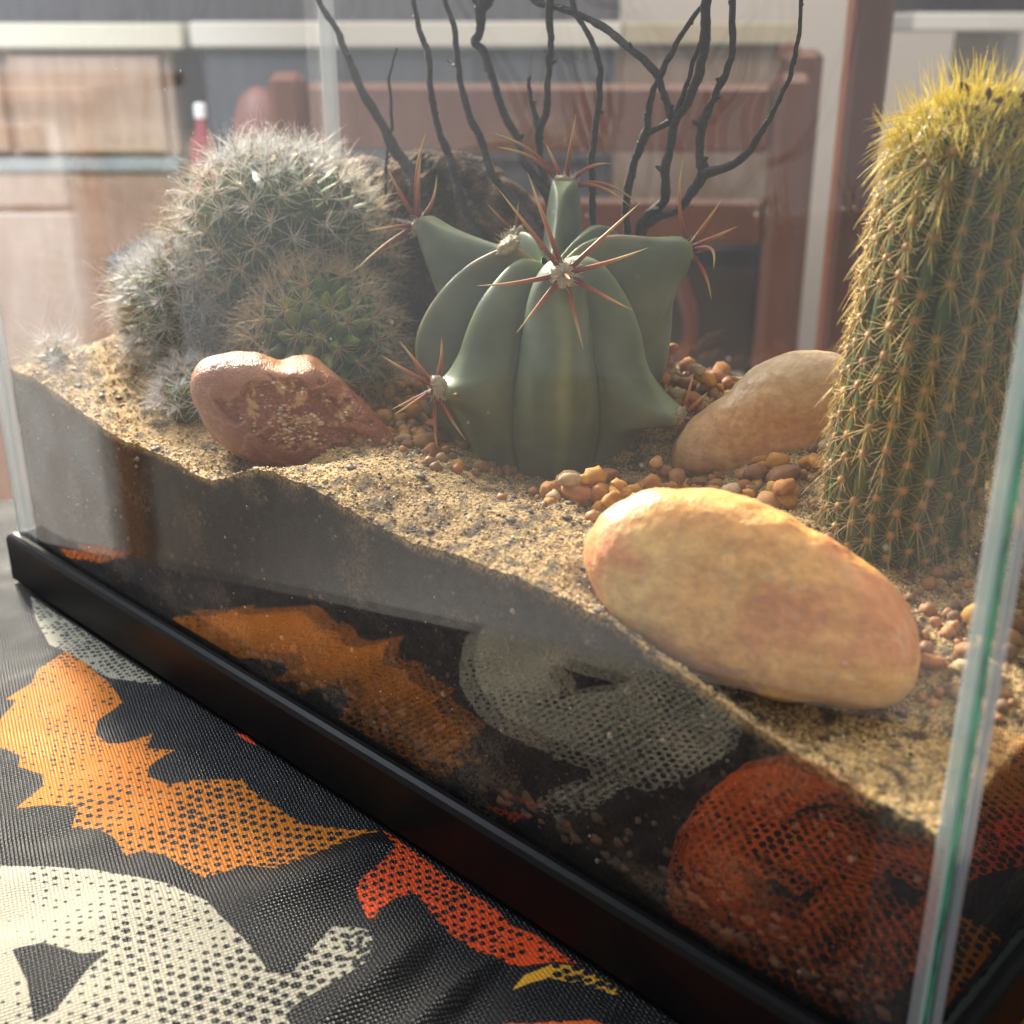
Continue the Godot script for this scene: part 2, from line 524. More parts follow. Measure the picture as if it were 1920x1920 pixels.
func table() -> void:
	var t := thing("dining_table", "dining table under the printed black cloth", "table", Transform3D(Basis(INTO, Vector3.UP, -ALONG), EDGE))
	var wood := mat(flat(0.2, 0.1, 0.05), 0.4)
	slab("table_top", t, Vector3(0.004, -0.035, -0.335), Vector3(0.82, -0.006, 0.62), wood)
	for x in [0.06, 0.76]:
		for z in [-0.28, 0.56]:
			slab("leg", t, Vector3(x - 0.03, -0.75, z - 0.03), Vector3(x + 0.03, -0.0355, z + 0.03), wood)

	var g := Geo.new()
	var nu := 300
	var nv := 230
	var p := PackedVector3Array()
	var tt := PackedVector2Array()
	var t2 := PackedVector2Array()
	for i in nu:
		var s := -0.66 + 1.0 * i / (nu - 1.0)
		for j in nv:
			var d := -0.16 + 1.0 * j / (nv - 1.0)
			var q := EDGE + ALONG * s + INTO * maxf(d, -0.006)
			var bend := clampf((0.012 - d) / 0.02, 0.0, 1.0)
			var y := -0.0012 - 0.008 * bend * bend
			if d < -0.006:
				y -= -0.006 - d
				q += INTO * (sin(s * 40.0) * 0.006 * minf((-d - 0.006) / 0.05, 1.0))
			# creases: soft ones everywhere but under the tank, sharper ones in front of it
			var l := tank.affine_inverse() * q
			var inside := clampf(minf(minf(l.x + 0.012, LEN + 0.012 - l.x), minf(l.z + 0.012, DEEP + 0.012 - l.z)) / 0.012, 0.0, 1.0)
			var soft := noise.get_noise_3d(q.x * 14.0, 0, q.z * 14.0) * 0.004
			var w := q.x * 0.75 + q.z * 0.66
			var crease := maxf(0.0, noise.get_noise_2d(w * 60.0, q.x * 9.0)) * 0.006 * exp(-pow((q.x - 0.0) / 0.07, 2.0) - pow((q.z + 0.225) / 0.05, 2.0))
			var fold := 0.004 * exp(-pow((q.x * 0.55 + q.z * 0.83 + 0.262) / 0.008, 2.0)) * smoothstep(-0.10, -0.04, q.x)
			y += (soft + crease + fold - 0.001) * (1.0 - inside) * (1.0 - bend)
			if inside > 0.0:
				y = lerpf(y, -0.0012, inside)
			p.append(Vector3(q.x, minf(y, 0.007), q.z))
			tt.append(Vector2(s, d))
			t2.append(Vector2((q.x + 0.30) / 0.6, (0.58 + q.z - (minf(d + 0.006, 0.0)) * 0.4) / 0.6))
	g.grid(p, nu, nv, false, PackedColorArray(), false, 1)
	if g.n[nv * 150 + 200].y < 0.0:
		g = Geo.new()
		g.grid(p, nu, nv, false, PackedColorArray(), false, -1)
	g.uv = tt
	g.uv2 = t2
	var weave := Image.create(48, 48, false, Image.FORMAT_RGBA8)
	for y in 48:
		for x in 48:
			var a := absf(sin(PI * x / 12.0))
			var b := absf(sin(PI * y / 12.0))
			var over := (x / 12 + y / 12) % 2 == 0
			var h := a * (0.55 + 0.45 * b) if over else b * (0.55 + 0.45 * a)
			weave.set_pixel(x, y, Color(h, h, h))
	var bumps: Image = weave.duplicate()
	bumps.bump_map_to_normal_map(3.0)
	var cloth := mat(flat(0.007, 0.007, 0.008), 0.32, {"metallic_specular": 0.23, "uv1_scale": Vector3(230, 230, 1), "normal_enabled": true, "normal_texture": ImageTexture.create_from_image(bumps), "normal_scale": 0.9, "detail_enabled": true, "detail_albedo": ImageTexture.create_from_image(print_sheet()), "detail_blend_mode": BaseMaterial3D.BLEND_MODE_MIX, "detail_uv_layer": BaseMaterial3D.DETAIL_UV_2})
	tag(part("tablecloth", g.mesh(), cloth), "black woven tablecloth printed with orange leaves, pale skulls and a red pumpkin", "tablecloth")


func spot(p: Vector2) -> Vector2:   # millimetres (right, away) on the table to a pixel of the print
	return Vector2((p.x + 300.0) / 600.0 * SIZE, (580.0 - p.y) / 600.0 * SIZE)


func shape(img: Image, mm: Array, color: Color, shift := Vector2.ZERO, turn := 0.0, size := 1.0) -> Rect2:
	var p := PackedVector2Array()
	var mid := Vector2.ZERO
	for k in mm.size() / 2:
		mid += Vector2(mm[2 * k], mm[2 * k + 1])
	mid /= mm.size() / 2.0
	for k in mm.size() / 2:
		p.append(spot((Vector2(mm[2 * k], mm[2 * k + 1]) - mid).rotated(turn) * size + mid + shift))
	var box := Rect2(p[0], Vector2.ZERO)
	for q in p:
		box = box.expand(q)
	for y in range(maxi(0, int(box.position.y)), mini(SIZE, int(box.end.y) + 1)):
		var xs := []
		for k in p.size():
			var a := p[k]
			var b := p[(k + 1) % p.size()]
			if (a.y <= y) != (b.y <= y):
				xs.append(a.x + (y - a.y) / (b.y - a.y) * (b.x - a.x))
		xs.sort()
		for k in xs.size() / 2:
			var x0 := clampi(roundi(xs[2 * k]), 0, SIZE)
			var x1 := clampi(roundi(xs[2 * k + 1]), 0, SIZE)
			if x1 > x0:
				img.fill_rect(Rect2i(x0, y, x1 - x0, 1), color)
	return box


func dots(img: Image, box: Rect2, angle: float, from: float, to: float, direction: Vector2, ink: Color, pitch := 12.0) -> void:
	# halftone dots that grow from one side of a print to the other
	var mid := box.get_center()
	var half := box.size.length() / 2.0
	var k := int(half / pitch) + 2
	for i in range(-k, k + 1):
		for j in range(-k, k + 1):
			var q := mid + (Vector2(i + 0.5 * (j & 1) + rng.randf_range(-0.13, 0.13), j * 0.82 + rng.randf_range(-0.11, 0.11)) * pitch).rotated(angle)
			if not box.has_point(q):
				continue
			var f := clampf((q - mid).dot(direction) / half * 0.9 + 0.5 + noise.get_noise_2d(q.x * 0.006, q.y * 0.006) * 0.7, 0.0, 1.0)
			var r := lerpf(from, to, f) * pitch * rng.randf_range(0.72, 1.14)
			if rng.randf() > 0.25 + 1.9 * f:
				continue
			var e := int(ceil(r))
			for y in range(-e, e + 1):
				var w := sqrt(maxf(0.0, 1.0 - y * y / (r * r * 0.62))) * r
				if w > 0.3:
					img.fill_rect(Rect2i(int(q.x - w), int(q.y) + y, maxi(1, roundi(2.0 * w)), 1), ink)


func print_sheet() -> Image:
	var ink := flat(0.012, 0.012, 0.013)
	var orange := flat(0.43, 0.130, 0.008)
	var cream := flat(0.30, 0.275, 0.215)
	var red := flat(0.66, 0.07, 0.014)
	var gold := flat(0.66, 0.33, 0.03)
	var img := Image.create(SIZE, SIZE, false, Image.FORMAT_RGB8)
	img.fill(ink)
	var leaf := [-173,411,-161,402,-151,391,-140,375,-146,365,-144,356,-137,348,-131,348,-123,353,-122,343,-112,341,-116,335,-118,331,-117,326,-109,322,-96,325,-87,326,-83,320,-73,311,-63,303,-38,297,-46,295,-53,291,-62,286,-68,282,-77,285,-88,279,-94,283,-103,290,-110,292,-114,290,-119,297,-126,302,-134,303,-135,312,-146,313,-154,311,-150,323,-152,329,-161,332,-163,339,-171,343,-179,349,-178,374,-182,375,-177,387,-179,399]
	var maple := [-39,298,-33,292,-25,284,-17,275,-5,264,0,257,7,253,14,245,17,243,10,243,4,243,0,244,-6,246,-11,250,-16,254,-22,261,-24,266,-27,270,-32,268,-36,263,-38,258,-42,267,-44,273,-41,277,-37,282,-34,288]
	# what lies away from the first view goes on in the same print
	for far in [[Vector2(20, 130), 0.4, orange, 1.0], [Vector2(330, -70), 1.9, orange, 1.05], [Vector2(290, 70), 0.8, red, 0.9], [Vector2(345, 60), 2.9, orange, 0.8]]:
		dots(img, shape(img, leaf, far[2], far[0], far[1], far[3]), 0.3, 0.12, 0.38, Vector2(0.8, 0.6), ink)
	dots(img, shape(img, leaf, orange), 0.25, 0.14, 0.40, Vector2(0.75, 0.35), ink)
	var skull := [-173,271,-161,279,-147,282,-136,283,-122,283,-110,280,-96,275,-84,267,-79,261,-69,250,-64,243,-62,240,-56,240,-54,246,-50,254,-48,258,-43,258,-38,255,-36,250,-38,243,-45,237,-52,232,-56,228,-53,223,-54,215,-66,196,-92,186,-119,196,-144,219]
	var eye := [-130,247,-123,250,-112,246,-105,247,-108,241,-112,227,-116,224,-122,236]
	dots(img, shape(img, skull, cream), 0.2, 0.10, 0.39, Vector2(0.75, 0.5), ink)
	shape(img, eye, ink)
	dots(img, shape(img, skull, cream, Vector2(285, -60), 2.6, 0.9), 0.7, 0.12, 0.5, Vector2(-0.6, 0.5), ink)
	dots(img, shape(img, [-204,458,-190,444,-169,425,-151,407,-127,384,-135,386,-151,393,-161,402,-174,412,-182,418,-194,437], cream), 0.9, 0.3, 0.46, Vector2(0.7, -0.7), ink, 9.0)
	dots(img, shape(img, maple, red), 0.5, 0.25, 0.40, Vector2(-0.5, 0.5), ink, 10.0)
	dots(img, shape(img, [0,234,3,239,10,242,17,242,22,238,29,232,25,232,17,236,9,237,3,235], gold), 0.5, 0.4, 0.5, Vector2(1, 0), ink, 10.0)
	shape(img, [-94,351,-90,350,-85,343,-89,346], red)
	dots(img, shape(img, [-252,471,-249,457,-239,441,-229,445,-236,462], flat(0.7, 0.16, 0.02)), 0.2, 0.2, 0.4, Vector2(1, 0), ink)
	var pumpkin := [-17,221,-32,216,-48,207,-60,194,-65,178,-56,163,-41,150,-22,140,3,145,27,161,45,180,48,199,37,215,18,223,1,224]
	dots(img, shape(img, pumpkin, flat(0.66, 0.11, 0.018)), 0.1, 0.22, 0.46, Vector2(0.7, 0.5), ink)
	shape(img, [-30,187,-40,177,-44,166,-41,150,-30,139,-21,141,-23,150,-25,158,-35,168,-35,175], ink)
	shape(img, [-6,166,-11,160,-1,152,11,161,7,167], ink)
	shape(img, [-17,201,-7,194,2,188,-2,182,11,190,6,200], ink)
	# right of the tank: an orange leaf, a red one and a pale bone
	dots(img, shape(img, leaf, orange, Vector2(330, -65), 3.4, 0.62), 0.4, 0.15, 0.5, Vector2(-0.7, 0.4), ink)
	dots(img, shape(img, maple, red, Vector2(208, -14), 2.0, 1.25), 0.4, 0.3, 0.46, Vector2(-0.7, 0.4), ink)
	dots(img, shape(img, [105,214,118,224,132,232,150,236,160,228,146,220,128,208,116,202], orange), 0.4, 0.2, 0.46, Vector2(0.7, 0.4), ink)
	return img


# ---------------------------------------------------------------- the tank

func soil_height(a: float, b: float) -> float:
	var front := curve(PackedVector2Array([Vector2(0, 76), Vector2(1, 79), Vector2(2, 85), Vector2(3, 92), Vector2(4, 94), Vector2(5, 92), Vector2(6, 91), Vector2(7, 95), Vector2(8, 95), Vector2(9, 85), Vector2(10, 85.5), Vector2(11, 84), Vector2(12, 88), Vector2(13, 93), Vector2(14, 94)]), a / (LEN - 0.006)).y
	var back := curve(PackedVector2Array([Vector2(0, 92), Vector2(1, 101), Vector2(2, 103), Vector2(3, 101), Vector2(4, 97), Vector2(5, 96), Vector2(6, 98)]), a / LEN).y
	var f := smoothstep(0.0, 1.0, b / DEEP)
	var h := lerpf(front, back, f)
	h += 4.5 * exp(-pow((b - 0.028) / 0.018, 2.0)) * smoothstep(0.10, 0.14, a) * smoothstep(0.235, 0.195, a)      # a low ridge before the green cactus
	h -= 19.0 * exp(-pow((a - 0.196) / 0.055, 2.0) - pow((b - 0.094) / 0.040, 2.0))                             # the hollow it stands in
	h -= 9.0 * exp(-pow((a - 0.078) / 0.045, 2.0) - pow((b - 0.095) / 0.045, 2.0))                             # the golden cactus stands lower too
	h -= 6.0 * exp(-pow((a - 0.25) / 0.035, 2.0) - pow((b - 0.026) / 0.016, 2.0))
	h -= 12.0 * exp(-pow((a - 0.068) / 0.030, 4.0) - pow((b - 0.026) / 0.015, 4.0))
	h -= 7.0 * exp(-pow((a - 0.033) / 0.016, 2.0) - pow((b - 0.040) / 0.020, 2.0))
	h -= 9.0 * exp(-pow((a - 0.142) / 0.030, 2.0) - pow((b - 0.118) / 0.022, 2.0))
	h += 5.0 * smoothstep(0.35, 0.40, a) * smoothstep(0.0, 0.05, b)
	h += noise.get_noise_3d(a * 45.0, b * 45.0, 1.0) * (1.0 + 1.6 * smoothstep(0.0, 0.03, b)) + fine.get_noise_3d(a * 260.0, b * 260.0, 4.0) * 0.7
	return h / 1000.0


func sand_color(a: float, y: float, b: float) -> Color:
	var k := noise.get_noise_3d(a * 40.0, y * 40.0, b * 40.0) * 0.5 + 0.5
	var c := Color(0.44, 0.29, 0.125).lerp(Color(0.58, 0.42, 0.20), k)
	var dark := smoothstep(0.12, 0.40, fine.get_noise_3d(a * 130.0, y * 130.0, b * 130.0 + 9.0))
	return c.lerp(Color(0.06, 0.045, 0.032), dark * 0.85)


func tank_glass() -> void:
	var t := thing("glass_tank", "rectangular glass tank with black base frame, holding sand and cacti", "tank", tank)
	var e := 0.0006
	var pane := func(lo: Vector3, hi: Vector3) -> MeshInstance3D:
		var g := Geo.new()
		g.box((lo + hi) / 2.0, hi - lo, 0.0)
		return part("glass_pane", g.mesh(), M.glass, t)
	var front: MeshInstance3D = pane.call(Vector3(0.0005, 0.008, 0), Vector3(LEN - 0.0005, 0.262, GLASS))
	pane.call(Vector3(0.0005, 0.008, DEEP - GLASS), Vector3(LEN - 0.0005, 0.262, DEEP))
	pane.call(Vector3(0, 0.008, GLASS + 0.0012), Vector3(GLASS, 0.262, DEEP - GLASS - 0.0012))
	pane.call(Vector3(LEN - GLASS, 0.008, GLASS + 0.0012), Vector3(LEN, 0.262, DEEP - GLASS - 0.0012))
	# the green ends of the front pane, between two pale ground bevels
	for s in [0.0, 1.0]:
		var x: float = s * LEN
		var g := Geo.new()
		g.box(Vector3(x - (s * 2.0 - 1.0) * 0.0002, 0.135, GLASS * 0.5), Vector3(0.0005, 0.254, GLASS * 0.70), 0.0)
		part("polished_edge", g.mesh(), M.edge if s == 0.0 else M.bead, front)
		g = Geo.new()
		for k in [0.07, 0.93]:
			g.box(Vector3(x - (s * 2.0 - 1.0) * 0.0003, 0.135, GLASS * k), Vector3(0.0007, 0.254, GLASS * 0.13), 0.0)
		part("bevel", g.mesh(), M.bevel, front)
	# dried splashes and dust on the glass
	var fleck := Geo.new()
	fleck.grid(blob_points(6, 4, 0.6, 3), 6, 4, true, PackedColorArray(), true)
	var places := []
	for k in 240:
		var s := 0.00008 + 0.00034 * pow(rng.randf(), 3.0)
		places.append(Transform3D(Basis(Vector3.BACK, rng.randf() * TAU) * Basis.from_scale(Vector3(s * rng.randf_range(0.7, 1.6), s, s * 0.12)), Vector3(rng.randf_range(0.02, LEN - 0.02), 0.03 + 0.21 * pow(rng.randf(), 1.3), [-0.00003, GLASS + 0.00003][k % 2])))
	many("dust_flecks", fleck.mesh(), mat(flat(0.7, 0.69, 0.66), 0.8), front, places)
	# silicone in the four corners
	var film := func(lo: Vector3, hi: Vector3, look: Material) -> void:
		var g := Geo.new()
		g.box((lo + hi) / 2.0, hi - lo, e)
		part("silicone_seal", g.mesh(), look, t)
	film.call(Vector3(0.0003, 0.01, GLASS + 0.0001), Vector3(GLASS + 0.0005, 0.26, GLASS + 0.0011), M.bead)
	film.call(Vector3(-0.0016, 0.01, GLASS + 0.0002), Vector3(-0.0002, 0.26, GLASS + 0.003), M.bead)
	film.call(Vector3(GLASS + 0.0007, 0.01, GLASS + 0.0002), Vector3(0.0165, 0.26, GLASS + 0.0007), M.silicone)
	film.call(Vector3(LEN - GLASS - 0.002, 0.01, GLASS + 0.0001), Vector3(LEN - 0.0003, 0.26, GLASS + 0.0011), M.bead)
	film.call(Vector3(LEN - 0.012, 0.01, GLASS + 0.0002), Vector3(LEN - GLASS - 0.0022, 0.26, GLASS + 0.0007), M.silicone)
	film.call(Vector3(LEN - GLASS - 0.0026, 0.01, DEEP - 0.014), Vector3(LEN - GLASS - 0.0006, 0.26, DEEP - GLASS - 0.0014), M.bead)
	film.call(Vector3(LEN - 0.012, 0.01, DEEP - GLASS - 0.0012), Vector3(LEN - 0.0006, 0.26, DEEP - GLASS - 0.0002), M.silicone)
	film.call(Vector3(0.0006, 0.01, DEEP - GLASS - 0.0012), Vector3(0.012, 0.26, DEEP - GLASS - 0.0002), M.silicone)
	# black plastic frames, each one moulded ring
	var frame := func(called: String, profile: Array) -> void:
		var p := PackedVector3Array()
		for k in 4:
			for q in profile:
				var o: float = q[0]
				p.append(Vector3([-o, LEN + o, LEN + o, -o][k], q[1], [-o, -o, DEEP + o, DEEP + o][k]))
		var g := Geo.new()
		var m := profile.size()
		for k in 4:
			for j in m:
				var a := p[k * m + j]
				var b := p[k * m + (j + 1) % m]
				var c := p[((k + 1) % 4) * m + (j + 1) % m]
				var d := p[((k + 1) % 4) * m + j]
				var out: Vector3 = [Vector3(0, 0, -1), Vector3(1, 0, 0), Vector3(0, 0, 1), Vector3(-1, 0, 0)][k]
				var q0: Array = profile[j]
				var q1: Array = profile[(j + 1) % m]
				g.face([a, b, c, d], (out * (q1[1] - q0[1]) - Vector3.UP * (q1[0] - q0[0])).normalized())
		part(called, g.mesh(), M.plastic, t)
	frame.call("base_frame", [[0.0035, 0.0002], [0.0042, 0.001], [0.0042, 0.0195], [0.0034, 0.0212], [0.002, 0.022], [0.0003, 0.022], [0.0003, 0.0075], [-0.012, 0.0075], [-0.012, 0.0002]])
	frame.call("top_frame", [[0.0042, 0.246], [0.0042, 0.266], [0.003, 0.268], [-0.012, 0.268], [-0.012, 0.2625], [0.0003, 0.2625], [0.0003, 0.246]])
	slab("floor_pane", t, Vector3(GLASS, 0.008, GLASS), Vector3(LEN - GLASS, 0.0105, DEEP - GLASS), M.bevel, 0.0)


func soil() -> void:
	var lo := GLASS + 0.0013
	var na := 260
	var nb := 120
	var p := PackedVector3Array()
	var c := PackedColorArray()
	for i in na:
		for j in nb:
			var a := lerpf(lo, LEN - lo, i / (na - 1.0))
			var b := lerpf(lo, DEEP - lo, j / (nb - 1.0))
			var y := soil_height(a, b)
			p.append(Vector3(a, y, b))
			c.append(sand_color(a, y, b))
	var g := Geo.new()
	g.grid(p, na, nb, false, c, false, 1)
	if g.n[na * 50].y < 0.0:
		g = Geo.new()
		g.grid(p, na, nb, false, c, false, -1)
	# the cut sides that lean on the glass: sand over potting soil, darkened to paint in its shade, with pale blotches
	for side in 4:
		p = PackedVector3Array()
		c = PackedColorArray()
		var n := 240 if side < 2 else 100
		for i in n:
			var f := i / (n - 1.0)
			var a: float = [lerpf(lo, LEN - lo, f), lerpf(lo, LEN - lo, f), lo, LEN - lo][side]
			var b: float = [lo, DEEP - lo, lerpf(lo, DEEP - lo, f), lerpf(lo, DEEP - lo, f)][side]
			var top := soil_height(a, b)
			for j in 90:
				var y := lerpf(0.0112, top, j / 89.0)
				var k := minf(1.0, (89 - j) / 3.0)
				var rough := (fine.get_noise_3d(a * 300.0, y * 300.0, b * 300.0) * 0.0008 + noise.get_noise_3d(a * 60.0, y * 60.0, b * 60.0) * 0.0006 + 0.0002) * k
				p.append(Vector3(a, y, b) + [Vector3(0, 0, rough), Vector3(0, 0, -rough), Vector3(rough, 0, 0), Vector3(-rough, 0, 0)][side])
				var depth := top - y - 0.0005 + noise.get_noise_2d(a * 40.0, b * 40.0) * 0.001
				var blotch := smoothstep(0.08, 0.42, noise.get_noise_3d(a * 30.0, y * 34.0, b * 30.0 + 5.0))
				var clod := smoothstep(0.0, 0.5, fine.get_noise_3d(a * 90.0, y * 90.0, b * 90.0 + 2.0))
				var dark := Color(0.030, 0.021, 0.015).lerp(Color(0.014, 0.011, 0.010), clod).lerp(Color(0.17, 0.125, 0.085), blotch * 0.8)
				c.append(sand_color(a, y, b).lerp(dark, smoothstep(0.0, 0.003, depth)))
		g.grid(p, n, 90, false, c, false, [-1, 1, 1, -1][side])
		var mid := g.n[g.n.size() - 45 - 90 * (n / 2)]
		var want: Vector3 = [Vector3(0, 0, -1), Vector3(0, 0, 1), Vector3(-1, 0, 0), Vector3(1, 0, 0)][side]
		if mid.dot(want) < 0.0:
			var count := p.size()
			for k in range(g.n.size() - count, g.n.size()):
				g.n[k] = -g.n[k]
			var faces := (n - 1) * 89 * 6
			for k in range(g.ix.size() - faces, g.ix.size(), 3):
				var s := g.ix[k + 1]
				g.ix[k + 1] = g.ix[k + 2]
				g.ix[k + 2] = s
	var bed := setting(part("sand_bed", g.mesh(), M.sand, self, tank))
	# loose grains that make the surface granular
	var grain := Geo.new()
	grain.grid(blob_points(5, 4, 0.35, 5), 5, 4, true, PackedColorArray(), true)
	var places := []
	var tints := PackedColorArray()
	for k in 26000:
		var b := lo + (DEEP - 2.0 * lo) * pow(rng.randf(), 1.35)
		var a := rng.randf_range(lo, LEN - lo)
		var r := 0.0002 + 0.0004 * pow(rng.randf(), 3.5)
		var y := soil_height(a, b) + r * 0.3
		places.append(Transform3D(Basis.from_euler(Vector3(rng.randf() * TAU, rng.randf() * TAU, 0)).scaled(Vector3.ONE * r), Vector3(a, y, b)))
		var s := sand_color(a, y, b) * rng.randf_range(0.7, 1.3)
		if rng.randf() < 0.14:
			s = Color(0.6, 0.5, 0.33) * rng.randf_range(0.7, 1.1)
		elif rng.randf() < 0.10:
			s = Color(0.035, 0.028, 0.022)
		tints.append(s)
	many("sand_grains", grain.mesh(), M.grain, bed, places, tints)
	# clods, grit and root ends pressed against the front glass
	places = []
	tints = PackedColorArray()
	for k in 5200:
		var a := rng.randf_range(lo + 0.001, LEN - lo - 0.001)
		var y := lerpf(0.022, soil_height(a, lo) - 0.001, rng.randf())
		if noise.get_noise_2d(a * 35.0, y * 35.0) + rng.randfn() * 0.25 < 0.0:
			continue
		var r := 0.0002 + 0.0010 * pow(rng.randf(), 4.0)
		places.append(Transform3D(Basis.from_euler(Vector3(rng.randf() * TAU, rng.randf() * TAU, 0)).scaled(Vector3.ONE * r), Vector3(a, y, lo + 0.0004)))
		var s := Color(0.03, 0.022, 0.016).lerp(Color(0.16, 0.115, 0.07), pow(rng.randf(), 2.0))
		if rng.randf() < 0.05:
			s = Color(0.42, 0.33, 0.22)
		tints.append(s)
	many("soil_clods", grain.mesh(), M.grain, bed, places, tints)
	# dark crumbs of bark and humus
	places = []
	tints = PackedColorArray()
	for k in 900:
		var a := rng.randf_range(lo + 0.002, LEN - lo - 0.002)
		var b := lo + 0.001 + (DEEP - 2.0 * lo - 0.002) * pow(rng.randf(), 1.3)
		if fine.get_noise_2d(a * 60.0, b * 60.0) < 0.0:
			continue
		var r := 0.0005 + 0.0012 * pow(rng.randf(), 5.0)
		places.append(Transform3D(Basis.from_euler(Vector3(rng.randf() * TAU, rng.randf() * TAU, 0)).scaled(Vector3(1.5, 0.7, 1.0) * r), Vector3(a, soil_height(a, b) + r * 0.25, b)))
		tints.append(Color(0.04, 0.03, 0.022) * rng.randf_range(0.5, 2.0))
	many("bark_crumbs", grain.mesh(), M.grain, bed, places, tints)


func blob_points(nu: int, nv: int, lump: float, number: int) -> PackedVector3Array:
	var p := PackedVector3Array()
	for i in nu:
		for j in nv:
			var f := PI * j / (nv - 1.0)
			var d := Vector3(sin(f) * cos(TAU * i / nu), cos(f), sin(f) * sin(TAU * i / nu))
			p.append(d * (1.0 + lump * noise.get_noise_3d(d.x * 1.1 + number * 7.0, d.y * 1.1, d.z * 1.1)))
	return p


# ---------------------------------------------------------------- gravel

const CLEAR := [[0.2094, 0.1153, 0.028], [0.0758, 0.1056, 0.023], [0.072, 0.042, 0.026], [0.258, 0.044, 0.024], [0.138, 0.1446, 0.022], [0.35, 0.10, 0.034], [0.315, 0.158, 0.03], [0.29, 0.08, 0.016]]


func gravel() -> void:
	var bed := Node3D.new()
	bed.name = "gravel"
	add_child(bed)
	bed.transform = tank
	setting(bed)
	var shapes := []
	for k in 8:
		var g := Geo.new()
		g.grid(blob_points(10, 7, 0.5, k), 10, 7, true, PackedColorArray(), true)
		shapes.append(g.mesh())
	var looks := []
	for q in [[0.40, 0.17, 0.030], [0.50, 0.245, 0.040], [0.27, 0.125, 0.042], [0.42, 0.22, 0.08], [0.24, 0.11, 0.045], [0.54, 0.30, 0.055], [0.40, 0.17, 0.065], [0.44, 0.33, 0.19]]:
		looks.append(mat(flat(q[0], q[1], q[2]), 0.75, {"albedo_texture": M.stone.albedo_texture, "uv1_triplanar": true, "uv1_scale": Vector3.ONE * 0.2}))
	var areas := [   # a from - to, b from - to, how many, lift of the heap
		[0.10, 0.255, 0.135, 0.176, 118, 0.004], [0.235, 0.285, 0.085, 0.172, 66, 0.004], [0.122, 0.166, 0.055, 0.095, 44, 0.0], [0.205, 0.26, 0.06, 0.10, 22, 0.0],
		[0.090, 0.145, 0.075, 0.135, 46, 0.002], [0.022, 0.042, 0.060, 0.090, 9, 0.0]]
	var made := []
	for r in areas:
		var tries := 0
		var left: int = r[4]
		while left > 0 and tries < 4000:
			tries += 1
			var a := rng.randf_range(r[0], r[1])
			var b := rng.randf_range(r[2], r[3])
			var size := rng.randf_range(0.0019, 0.0039)
			var free := true
			for k in CLEAR:
				if Vector2(a - k[0], b - k[1]).length() < k[2] + size * 0.4:
					free = false
			var low := 0.0
			for m in made:
				var gap := Vector2(a - m.x, b - m.z).length()
				if gap < (size + m.w) * 0.72:
					low = maxf(low, m.y + m.w * 0.75)
			if low > 0.0 and rng.randf() > 0.55:
				free = false
			if not free:
				continue
			var y := soil_height(a, b) + size * 0.35
			if low > 0.0:
				y = maxf(y, low + size * 0.25)
				if y > soil_height(a, b) + 0.010 + r[5]:
					continue
			left -= 1
			made.append(Vector4(a, y, b, size))
			var lie := Basis.from_euler(Vector3(rng.randf_range(-0.5, 0.5), rng.randf() * TAU, rng.randf_range(-0.5, 0.5))) * Basis.from_scale(Vector3(size * rng.randf_range(1.0, 1.6), size * rng.randf_range(0.6, 0.9), size * rng.randf_range(0.85, 1.1)))
			part("pebble", shapes[rng.randi() % 8], looks[[0, 0, 1, 1, 2, 3, 4, 5, 6, 0, 1, 7][rng.randi() % 12]], bed, Transform3D(lie, Vector3(a, y, b)))
	# pebbles sunk in the soil along the front glass, just over the frame
	var places := []
	var tints := PackedColorArray()
	for k in 130:
		var a := rng.randf_range(0.01, 0.26)
		var y := 0.0235 + 0.014 * pow(rng.randf(), 2.0)
		var s := rng.randf_range(0.0010, 0.0028)
		places.append(Transform3D(Basis.from_euler(Vector3(rng.randf() * TAU, rng.randf() * TAU, 0)).scaled(Vector3(1.3, 0.9, 1.0) * s), Vector3(a, y, GLASS + 0.0012 + s * 0.75)))
		tints.append(Color(0.20, 0.10, 0.04).lerp(Color(0.06, 0.04, 0.03), rng.randf()))
	for k in 480:
		var r: Array = areas[rng.randi() % areas.size()]
		var a := rng.randf_range(r[0] - 0.01, r[1] + 0.01)
		var b := minf(rng.randf_range(r[2] - 0.01, r[3] + 0.01), 0.176)
		var s := rng.randf_range(0.0010, 0.0022)
		places.append(Transform3D(Basis.from_euler(Vector3(rng.randf() * TAU, rng.randf() * TAU, 0)).scaled(Vector3.ONE * s), Vector3(a, soil_height(a, b) + s * 0.4, b)))
		tints.append(Color(0.36, 0.16, 0.05).lerp(Color(0.2, 0.12, 0.07), rng.randf()) * rng.randf_range(0.7, 1.25))
	many("small_gravel", shapes[2], M.grain, bed, places, tints)


# ---------------------------------------------------------------- stones

